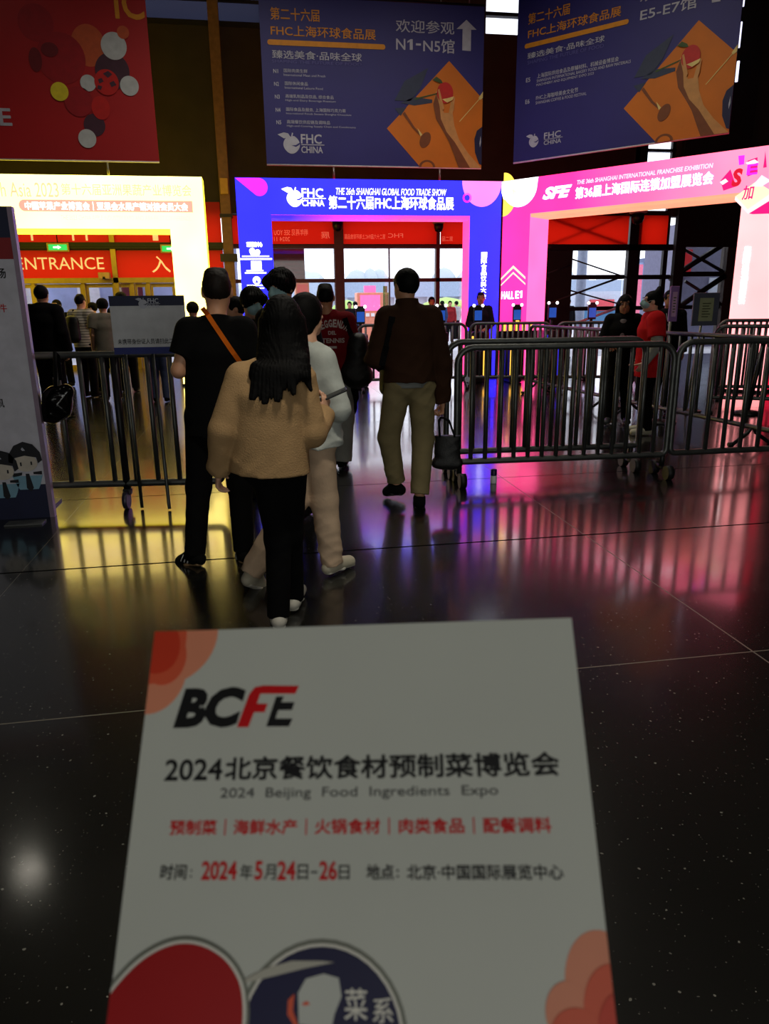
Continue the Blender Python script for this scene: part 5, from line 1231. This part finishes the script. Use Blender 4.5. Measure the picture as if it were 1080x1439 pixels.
g = like(pa, 'crossbody_bag', 'orange strapped crossbody bag worn by the man in the black T-shirt', 'bag', (0.0, 0, 0))
a_, b_ = loc_px(pa, 286, 433, Y0-.1), loc_px(pa, 335, 506, Y0-.1)
pth = lerp_path([(a_[0]-.005, a_[2]), (b_[0], b_[2]), (b_[0]+.05, b_[2]-.1)], 8)
band = surf_pts(pa, pth, .006)
M_orstrap = cloth('orange_webbing', (226, 110, 24)); M_bagblack = mat('black_nylon', (13, 13, 14), .5, bump=.3, bscale=120)
strap(pa, band, .026, .004, 'strap', M_orstrap, g)
MB().box(b_[0]+.0, b_[0]+.1, .10, .18, b_[2]-.26, b_[2]-.1, bev=.02).build('pouch', M_bagblack, g)
fx = MB(); e = band[-1]
fx.tube([e, (e[0]+.04, 0.0, e[2]-.03), (b_[0]+.08, .12, b_[2]-.11)], .01, 6).build('strap_end', M_orstrap, g)

# ---- woman in the tan jacket
Y0 = 3.33
M_tan = cloth('tan_fleece', (178, 144, 102), .7, 130)
pb = person('woman in a tan fleece jacket with long black hair, holding a phone', (.07, Y0, 0), -8, 1.535, dict(
    pel=PZ(377, .93), che=PZ(376, 1.24), nec=PZ(392, 1.44, -.01), head=PZ(397, 1.605, .02), shL=PZ(340, 1.335), elL=P3(314, 605, -.03), wrL=P3(308, 662, .05),
    shR=PZ(421, 1.335), elR=P3(438, 608, -.02), wrR=P3(455, 583, .16), hiL=PZ(376, .90), knL=PZ(391, .49, .02), anL=PZ(391, .085, -.02), hiR=PZ(407, .90), knR=PZ(407, .49, .08), anR=PZ(412, .09, .18),
    toL=PZ(390, .03, .16), toR=PZ(420, .03, .36)), top=dict(m=M_tan, r=.036, fold=.013, hem=.86, name='jacket', collar=.02, flare=1.08), legs=dict(m=M_trblack, r=.004, wide=1.12), hair='long', skinm=M_skin2, vox=.007,
    shoes=dict(m=mat('white_trainer', (196, 192, 180), .6), sole=M_sole), hands=dict(R=dict(d=(.15, .25, .9), pn=(-.8, .5, .1), side=(-.2, -.8, .4), curl=.55), L=dict(curl=.5, pn=(1, 0, 0))))
for sd in 'LR':                                 # ribbed cuffs and hem band of the fleece
    e, w = pb['J']['el'+sd], pb['J']['wr'+sd]; d_ = nrm(w-e)
    link('cuff', field_mesh('cuff', [T(w-d_*.035, w+d_*.004, .060, .058, .01, flat=True)], .006), M_tan, pb['root'])
wr = pb['J']['wrR']; ph_l = loc_px(pb, 462, 556, Y0+.24)
ph = bpy.data.objects.new('mobile_phone', None); COL.objects.link(ph); tag(ph, 'black phone held in the hand of the woman in the tan jacket', 'phone')
pc = at(467, 555, Y0+.19); zl = (RT*.9+UP*.40).normalized(); xl = (ray(466, 556).normalized()*.97+UP*.22); xl = (xl-zl*xl.dot(zl)).normalized(); yl = zl.cross(xl)
ph.matrix_world = Matrix(((xl.x, yl.x, zl.x, pc.x), (xl.y, yl.y, zl.y, pc.y), (xl.z, yl.z, zl.z, pc.z), (0, 0, 0, 1)))
MB().box(-.036, .036, -.0045, .0045, -.075, .075, bev=.004).build('case', M_blackm, ph); MB().box(-.032, .032, -.0056, -.0048, -.069, .069).build('screen', mat('phone_screen', (60, 66, 72), .2), ph); MB().box(-.03, -.012, .0045, .0062, .045, .068).build('camera_bump', M_steeld, ph)

# ---- person in the pale hoodie
Y0 = 3.98
M_hood = cloth('pale_grey_fleece', (196, 202, 196), .4, 60); M_cream = cloth('cream_trousers', (206, 178, 150), .4, 70)
pc_ = person('person in a pale grey hoodie and cream trousers striding behind the woman in tan', (.26, Y0, 0), -48, 1.56, dict(
    pel=PZ(441, .93), che=PZ(436, 1.25), nec=PZ(431, 1.44, -.01), head=PZ(432, 1.60, .02), shL=PZ(412, 1.36, .12), elL=PZ(414, 1.13, .15), wrL=PZ(440, 1.05, .25), shR=PZ(452, 1.35, -.09), elR=P3(475, 575, -.12), wrR=P3(462, 592, .10),
    hiL=PZ(430, .90, .06), knL=PZ(412, .50, .0), anL=P3(353, 804, -.14), hiR=PZ(446, .90, -.05), knR=PZ(455, .50, .0), anR=PZ(466, .09, .0), toL=P3(370, 829, -.06), toR=PZ(490, .03, .10)),
    top=dict(m=M_hood, r=.036, fold=.011, hem=.84, name='hoodie', hood=True), legs=dict(m=M_cream, r=.012, wide=1.2, fold=.013), hair='pony', skinm=M_skin2, vox=.007, heady=0,
    shoes=dict(m=mat('beige_trainer', (190, 182, 160), .6), sole=M_sole), hands=dict(R=dict(curl=.6)))
MB().tube([pc_['H'](.03+.036*cos(t*pi/5), -.14+.036*sin(t*pi/5), -.085) for t in range(10)], .006, 6, True).build('hair_tie', mat('hair_tie_white', (200, 200, 190), .6), pc_['root'])

# ---- man in the brown jacket
Y0 = 5.45
M_brown = cloth('dark_brown_cloth', (58, 37, 25)); M_khaki = cloth('khaki_cotton', (128, 116, 84), .3, 70)
pd = person('man in a dark brown jacket and khaki trousers walking away in the middle', (1.07, Y0, 0), 4, 1.74, dict(
    pel=PZ(575, .95), che=PZ(574, 1.28), nec=PZ(572, 1.465, -.01), head=PZ(569, 1.605, .03), shL=PZ(544, 1.39), elL=P3(527, 503, .0), wrL=P3(543, 515, .24), shR=PZ(605, 1.39), elR=P3(620, 512, -.01), wrR=P3(621, 565, .03),
    hiL=PZ(559, .90), knL=PZ(546, .50, .10), anL=P3(557, 682, .14), hiR=PZ(592, .90), knR=PZ(594, .49, .0), anR=P3(589, 700, -.12), toL=P3(544, 693, .2), toR=P3(587, 712, .04)),
    top=dict(m=M_brown, r=.040, fold=.012, hem=.93, name='jacket', collar=.055, shirt=cloth('grey_shirt', (120, 124, 122))), legs=dict(m=M_khaki, r=.016, wide=1.1, cuff=.05, fold=.013), hair='short', vox=.007, heady=22, skinm=M_skin,
    shoes=dict(m=M_cblack, sole=M_rubber), hands=dict(R=dict(d=(0, .05, -1), pn=(-1, 0, 0), side=(0, 1, 0), curl=.95)))
M_strapn = cloth('black_webbing', (14, 14, 16))
g = like(pd, 'backpack', 'black shoulder bag hanging at the left side of the brown-jacketed man', 'bag', (0, 0, 0))
a_, b_, c_ = [loc_px(pd, u, v, Y0-.12) for u, v in ((552, 445), (546, 480), (537, 520))]
strap(pd, surf_pts(pd, lerp_path([(a_[0], a_[2]), (b_[0], b_[2]), (c_[0], c_[2])], 6), .008), .045, .008, 'strap', M_strapn, g)
e = loc_px(pd, 534, 522, Y0+.08)
link('bag_body', field_mesh('bag_body', [T(e+[.05, .0, .05], e+[.05, .0, -.13], (.05, .09), (.055, .10), .03, (1, 0, 0))], .008, folds(.003, 3)), M_bagblack, g)
tb = at(626, 655, Y0-.0); tw = .215
tote = empty('tote_bag', (at(628, 652, Y0+.02).x, Y0+.02, at(628, 656, Y0+.02).z), radians(-12), 'black tote bag held in the right hand of the brown-jacketed man', 'bag')
link('bag_body', field_mesh('bag_body', [T((-.0, 0, .02), (0, 0, .25), (.10, .045), (.105, .035), .02, flat=True), T((-.085, 0, .03), (.085, 0, .03), .035, .035, .03)], .006, folds(.004, 8)), M_bagblack, tote)
hz = at(622, 588, Y0).z-tote.location.z; hx = at(622, 588, Y0).x-tote.location.x
for sy in (-.028, .028): MB().tube([(-.06, sy, .24), (-.05+hx*.4, sy, .36), (hx-.012, sy*.3, hz), (hx+.012, sy*.3, hz), (.03+hx*.4, sy, .36), (.055, sy, .24)], .008, 8).build('handle', M_strapn, tote)

# ---- man in the red shirt
Y0 = 6.9
M_reds = cloth('dark_red_cotton', (120, 16, 24)); M_gtr = cloth('light_grey_trousers', (150, 150, 144), .4, 60)
pe = person('man in a red shirt lettered LEGGENDA DEL TENNIS with a black bag on his shoulder', (.70, Y0, 0), -6, 1.675, dict(
    pel=PZ(472, .95), che=PZ(465, 1.28), nec=PZ(459, 1.465, -.01), head=PZ(457, 1.605, .02), shL=PZ(441, 1.395), elL=PZ(433, 1.13), wrL=PZ(440, .95, .10), shR=PZ(487, 1.395), elR=PZ(495, 1.13), wrR=PZ(482, 1.0, .22),
    hiL=PZ(464, .90), knL=PZ(466, .49, .02), anL=PZ(467, .085, .05), hiR=PZ(480, .90), knR=PZ(481, .49, .0), anR=PZ(480, .085, -.05)), top=dict(m=M_reds, r=.028, sleeve=.6, fold=.004, name='t_shirt'),
    legs=dict(m=M_gtr, r=.028, wide=1.3, fold=.006), hair='crop', vox=.008, skinm=M_skin3, shoes=dict(m=M_cblack, sole=M_rubber))
M_let = mat('shirt_lettering', (196, 180, 176), .7)
x0, z0 = loc_px(pe, 432, 477, Y0-.15)[[0, 2]]; x1, z1 = loc_px(pe, 491, 460, Y0-.15)[[0, 2]]
# arched first line, letter by letter
word = 'LEGGENDA'; n = len(word); cx = loc_px(pe, 467, 463, Y0-.15)[0]; R_ = .26; hgt = .070
for i, ch in enumerate(word):
    t = (i-(n-1)/2)/n*1.22; me = fit_text(text_mesh(ch, .04), -.0165, -hgt/2, .0165, hgt/2, 0)
    zc = loc_px(pe, 462, 454.5, Y0-.15)[2]
    for v in me.vertices:
        x, z = v.co.x, v.co.z; v.co.x = cx+R_*sin(t)+x*cos(t)+z*sin(t); v.co.z = zc-R_*(1-cos(t))-x*sin(t)+z*cos(t)
    on_back(pe, 'lettering', me, M_let)
for s_, (u0, v0, u1, v1) in (('DEL', (461, 470.5, 472, 465)), ('TENNIS', (452, 482.5, 484, 475))):
    a_, b_ = loc_px(pe, u0, v0, Y0-.15), loc_px(pe, u1, v1, Y0-.15); on_back(pe, 'lettering', fit_text(text_mesh(s_, .03), a_[0], a_[2], b_[0], b_[2], 0), M_let)
a_, b_ = loc_px(pe, 462, 490, Y0-.15), loc_px(pe, 473, 486.5, Y0-.15)
on_back(pe, 'print_mark', fit_text(text_mesh('—', .05), a_[0], a_[2], b_[0], b_[2], 0), M_let)
g = like(pe, 'shoulder_bag', 'large black shoulder bag on the right side of the man in the red shirt', 'bag', (0, 0, 0))
a_, b_, c_ = [loc_px(pe, u, v, Y0-.1) for u, v in ((484, 447), (489, 462), (497, 478))]
strap(pe, surf_pts(pe, lerp_path([(a_[0], a_[2]), (b_[0], b_[2]), (c_[0], c_[2])], 5), .008), .05, .01, 'strap', M_strapn, g)
e0, e1 = loc_px(pe, 503, 482, Y0-.1), loc_px(pe, 500, 530, Y0-.1)
link('bag_body', field_mesh('bag_body', [T(e0, e1, (.10, .10), (.13, .11), .04), T(e1+[-.06, 0, .05], e1+[.06, 0, .02], .1, .1, .05)], .01, folds(.006, 4)), M_bagblack, g)
g = like(pe, 'folded_jacket', 'black jacket hanging down over the arm of the man in the red shirt', 'jacket', (0, 0, 0))
e0, e1, e2 = loc_px(pe, 492, 535, Y0-.05), loc_px(pe, 490, 572, Y0+.02), loc_px(pe, 486, 615, Y0+.02)
link('cloth', field_mesh('cloth', [T(e0, e1, (.11, .06), (.075, .05), .04), T(e1, e2, (.075, .05), (.03, .03), .04)], .01, folds(.008, 6)), M_cblack, g)

# ---- masked people facing the camera behind the woman in tan
pf = person('tall dark-haired man in a pale face mask looking left, behind the woman in tan', (.21, 5.3, 0), 146, 1.73, dict(head=(0, .05, 1.605)), top=dict(m=M_cdark, r=.03), hair='mop', vox=.008, face=True, mask=True, headp=-8, skinm=M_skin)
pg = person('shorter person in a face mask looking right, beside the neck of the man in black', (-.03, 6.0, 0), 205, 1.63, dict(head=(0, .05, 1.605)), top=dict(m=M_cblack, r=.03, collar=.03), hair='mop', vox=.009, face=True, mask=True, headp=-12, skinm=M_skin2)
ph_ = person('dark-haired person looking left between the man in black and the masked pair', (-.14, 7.2, 0), 100, 1.58, dict(head=(0, .05, 1.605)), top=dict(m=M_cblack, r=.03), hair='short', vox=.010, face=True, skinm=M_skin)

# ---- people behind the barriers on the right
gx = at(675, 430, 14.72).x
pi_ = person('guard in a dark jacket with a lanyard standing before the blue column', (gx, 14.72, 0), 163, 1.70, dict(elL=(-.23, .02, 1.12), wrL=(-.10, .22, 1.02), elR=(.23, .02, 1.12), wrR=(.10, .22, 1.04)), top=dict(m=cloth('navy_jacket', (26, 24, 34)), r=.03, collar=.02), legs=dict(m=cloth('olive_trousers', (84, 74, 52))), hair='crop', vox=.011, face=True, skinm=M_skin3)
MB().tube([(-.045, .12, 1.42), (-.01, .156, 1.32), (.045, .12, 1.42)], .006, 5).build('lanyard', mat('lanyard_blue', (60, 110, 200), .5), pi_['root'])
wxx = at(877, 440, 8.7).x
pj = person('woman in black with long hair holding papers behind the right barriers', (wxx, 8.7, 0), 150, 1.57, dict(elL=(-.24, .0, 1.12), wrL=(-.10, .2, 1.12), elR=(.25, .02, 1.12), wrR=(.16, .22, 1.08), anL=(-.12, -.05, .085), anR=(.10, .05, .085)), top=dict(m=M_cblack, r=.045, hem=.66, name='coat'), hair='long', vox=.009, face=True, skinm=M_skin3, headp=-10, shoes=dict(m=mat('grey_trainer', (60, 60, 64), .6), sole=M_sole))
link('scarf', field_mesh('scarf', [T((0, .11, 1.40), (0, .165, 1.12), (.045, .02), (.03, .02), .02)], .009), cloth('pale_scarf', (130, 122, 122)), pj['root'])
g = like(pj, 'paper_sheets', 'white papers in the hands of the woman in black', 'paper', (.18, .26, 1.06))
o = MB().box(-.10, .10, -.14, .14, 0, .006).build('sheet', mat('paper_white', (225, 228, 225), .6), g); o.rotation_euler = (radians(20), radians(-12), radians(20))
rx = at(917, 440, 7.9).x
M_redv = cloth('red_vest', (200, 26, 30)); M_gsl = cloth('pale_grey_sleeve', (170, 168, 160))
pk = person('volunteer in a red vest, pale sleeves and face mask turned left behind the right barriers', (rx, 7.9, 0), 74, 1.60, dict(head=(0, .03, 1.605), elL=(-.25, -.02, 1.11), wrL=(-.22, .10, .90), elR=(.25, -.04, 1.11), wrR=(.23, .08, .88)), top=dict(m=M_redv, r=.045, sleeve=.7, name='vest', hem=.72, collar=.02), legs=dict(m=M_trblack, r=.012), hair='bun', vox=.009, face=True, mask=True, skinm=M_skin2, shoes=dict(m=mat('white_shoe', (190, 184, 160), .6), sole=M_sole))
for sd in 'LR':
    S, e, w = pk['J']['sh'+sd], pk['J']['el'+sd], pk['J']['wr'+sd]
    link('sleeve', field_mesh('sleeve', [T(S+(e-S)*.55, e, .070, .072, .03), T(e, w, .072, .048, .03, flat=True)], .009, folds(.005, 2)), M_gsl, pk['root'])
bx = at(941, 420, 9.3).x
pl_ = person('person in dark clothes half hidden behind the red-vested volunteer', (bx, 9.3, 0), 160, 1.63, None, top=dict(m=M_cblack, r=.03, collar=.02), hair='short', vox=.011, face=True, skinm=M_skin3)
MB().tube([(-.05, .11, 1.42), (-.02, .15, 1.25), (.02, .15, 1.25), (.05, .11, 1.42)], .006, 5).build('lanyard', mat('lanyard_grey', (110, 110, 115), .6), pl_['root'])

# ---- people queueing on the left
def q(u, v, Y): return at(u, v, Y).x
pm = person('big man in black with his back turned beside the poster board', (q(60, 430, 11), 11, 0), -10, 1.80, None, top=dict(m=M_cblack, r=.055), hair='short', vox=.011)
M_stripe = None
def stripe_mat():
    m = mat('striped_shirt', (196, 186, 172), .8); nt = m.node_tree; b = nt.nodes['Principled BSDF']
    tc = nt.nodes.new('ShaderNodeTexCoord'); wv = nt.nodes.new('ShaderNodeTexWave'); wv.bands_direction = 'Z'; wv.inputs['Scale'].default_value = 7
    mx = nt.nodes.new('ShaderNodeMix'); mx.data_type = 'RGBA'; mx.inputs[6].default_value = (.08, .07, .07, 1); mx.inputs[7].default_value = (.55, .5, .44, 1)
    rp = nt.nodes.new('ShaderNodeMapRange'); rp.inputs[1].default_value = .12; rp.inputs[2].default_value = .25
    nt.links.new(tc.outputs['Object'], wv.inputs[0]); nt.links.new(wv.outputs['Fac'], rp.inputs[0]); nt.links.new(rp.outputs[0], mx.inputs[0]); nt.links.new(mx.outputs[2], b.inputs['Base Color']); return m
pn_ = person('man in a striped pale shirt with a black backpack at the entrance doors', (q(114, 440, 13.6), 13.6, 0), -28, 1.72, dict(wrR=(.2, .2, 1.05)), top=dict(m=stripe_mat(), r=.035, sleeve=.55, name='shirt'), hair='crop', vox=.011)
g = like(pn_, 'backpack', 'black backpack on the man in the striped shirt', 'bag', (0, 0, 0))
link('bag_body', field_mesh('bag_body', [T((-.05, -.19, 1.32), (-.05, -.21, 1.02), (.13, .07), (.15, .09), .04)], .011, folds(.004, 1)), M_bagblack, g)
MB().tube([(-.11, -.12, 1.30), (-.10, -.06, 1.47), (-.11, .06, 1.44), (-.13, .14, 1.30), (-.13, .15, 1.15)], .022, 8).build('strap', M_strapn, g)
po_ = person('person in a plain grey shirt with short dark hair at the entrance doors', (q(145, 440, 13.0), 13.0, 0), 14, 1.64, None, top=dict(m=cloth('grey_cotton', (122, 116, 104)), r=.04, sleeve=.6, name='shirt'), hair='mop', vox=.011)
pp_ = person('person in black facing out of the entrance with a lit phone', (q(80, 430, 15.6), 15.6, 0), 160, 1.66, dict(elR=(.22, .02, 1.12), wrR=(.08, .22, 1.15)), top=dict(m=M_cblack, r=.04), hair='short', vox=.012, face=True)
g = like(pp_, 'mobile_phone', 'lit phone in the hand of the person facing out of the entrance', 'phone', (.06, .30, 1.16)); MB().box(-.036, .036, -.075, .075, -.005, .005, bev=.003).build('case', M_blackm, g); MB().box(-.032, .032, -.07, .07, .005, .007).build('screen', mat('lit_screen', (235, 240, 250), .3, emit=1.5), g)
pq_ = person('person in dark jacket whose head shows just above the white notice', (q(172, 440, 14.3), 14.3, 0), 8, 1.76, None, top=dict(m=M_cblack, r=.04), hair='mop', vox=.012)
pr_ = person('person in blue jeans behind the white notice', (q(216, 440, 12.6), 12.6, 0), -6, 1.58, None, top=dict(m=M_cdark, r=.03), legs=dict(m=cloth('blue_denim', (70, 80, 112)), r=.02), hair='short', vox=.012)
ps_ = person('dark-haired person just left of the neck of the man in the black T-shirt', (q(271, 440, 11.5), 11.5, 0), 0, 1.56, None, top=dict(m=M_cblack, r=.03), hair='mop', vox=.012)
pt_ = person('person in profile between the striped shirt and the grey shirt', (q(131, 440, 15.2), 15.2, 0), 85, 1.60, None, top=dict(m=M_cdark, r=.03), hair='short', vox=.012, face=True)
# ---- beyond the gate
pu_ = person('person with a red scarf beyond the gate, right of the brown-jacketed man', (q(606, 440, 18.3), 18.3, 0), 180, 1.66, None, top=dict(m=M_cdark, r=.03), hair='short', vox=.013, face=True)
MB().tube([(.07*cos(t*pi/5), .02+.07*sin(t*pi/5), 1.45) for t in range(10)], .03, 8, True).build('scarf', cloth('red_knit', (190, 30, 30)), pu_['root'])
M_far = [cloth('far_blue', (50, 70, 110)), cloth('far_red', (150, 40, 44)), cloth('far_white', (170, 170, 175)), cloth('far_black', (24, 24, 28))]
far = [(491, 434, 26, 3, 'person in black outside the glass, left of the pink kiosk'), (499, 436, 27, 0, 'person in blue outside the glass, touching the pink kiosk'), (621, 432, 29, 0, 'person in blue outside under the pale green parasol'),
       (632, 431, 30, 1, 'person in red outside under the pale green parasol'), (641, 432, 33, 2, 'person in white outside beside the inner reveal of the blue gate'), (798, 436, 26, 3, 'person in black outside beside the black infill panel')]
for u, v, Y, k, lb in far: person(lb, (q(u, v, Y), Y, -.05), 170 if k % 2 else 30, 1.66, None, top=dict(m=M_far[k], r=.03), hair='short', vox=.02, skinm=M_skin)

# black helmet-like bag hanging on the left barrier
yq = 5.78; c = at(84, 565, yq); r = empty('hanging_bag', (c.x, yq, at(84, 592, yq).z), 0, 'glossy black bag hanging from the left barrier beside the poster board', 'bag')
zc = c.z-r.location.z
M_gloss = mat('glossy_black_vinyl', (10, 10, 11), .12, bump=.5, bscale=14)
link('bag_body', field_mesh('bag_body', [El((0, -.08, zc), (.11, .075, .13)), El((-.05, -.07, zc-.07), (.09, .07, .08)), El((.07, -.08, zc+.08), (.06, .05, .06))], .007, folds(.007, 9, 30, 34)), M_gloss, r)
zt = 1.19-r.location.z
MB().tube([(.0, -.08, zc+.1), (.01, -.05, zt-.12), (.015, -.01, zt+.005), (.02, .04, zt-.02), (.02, .03, zt-.2)], .014, 8).build('strap', M_strapn, r)
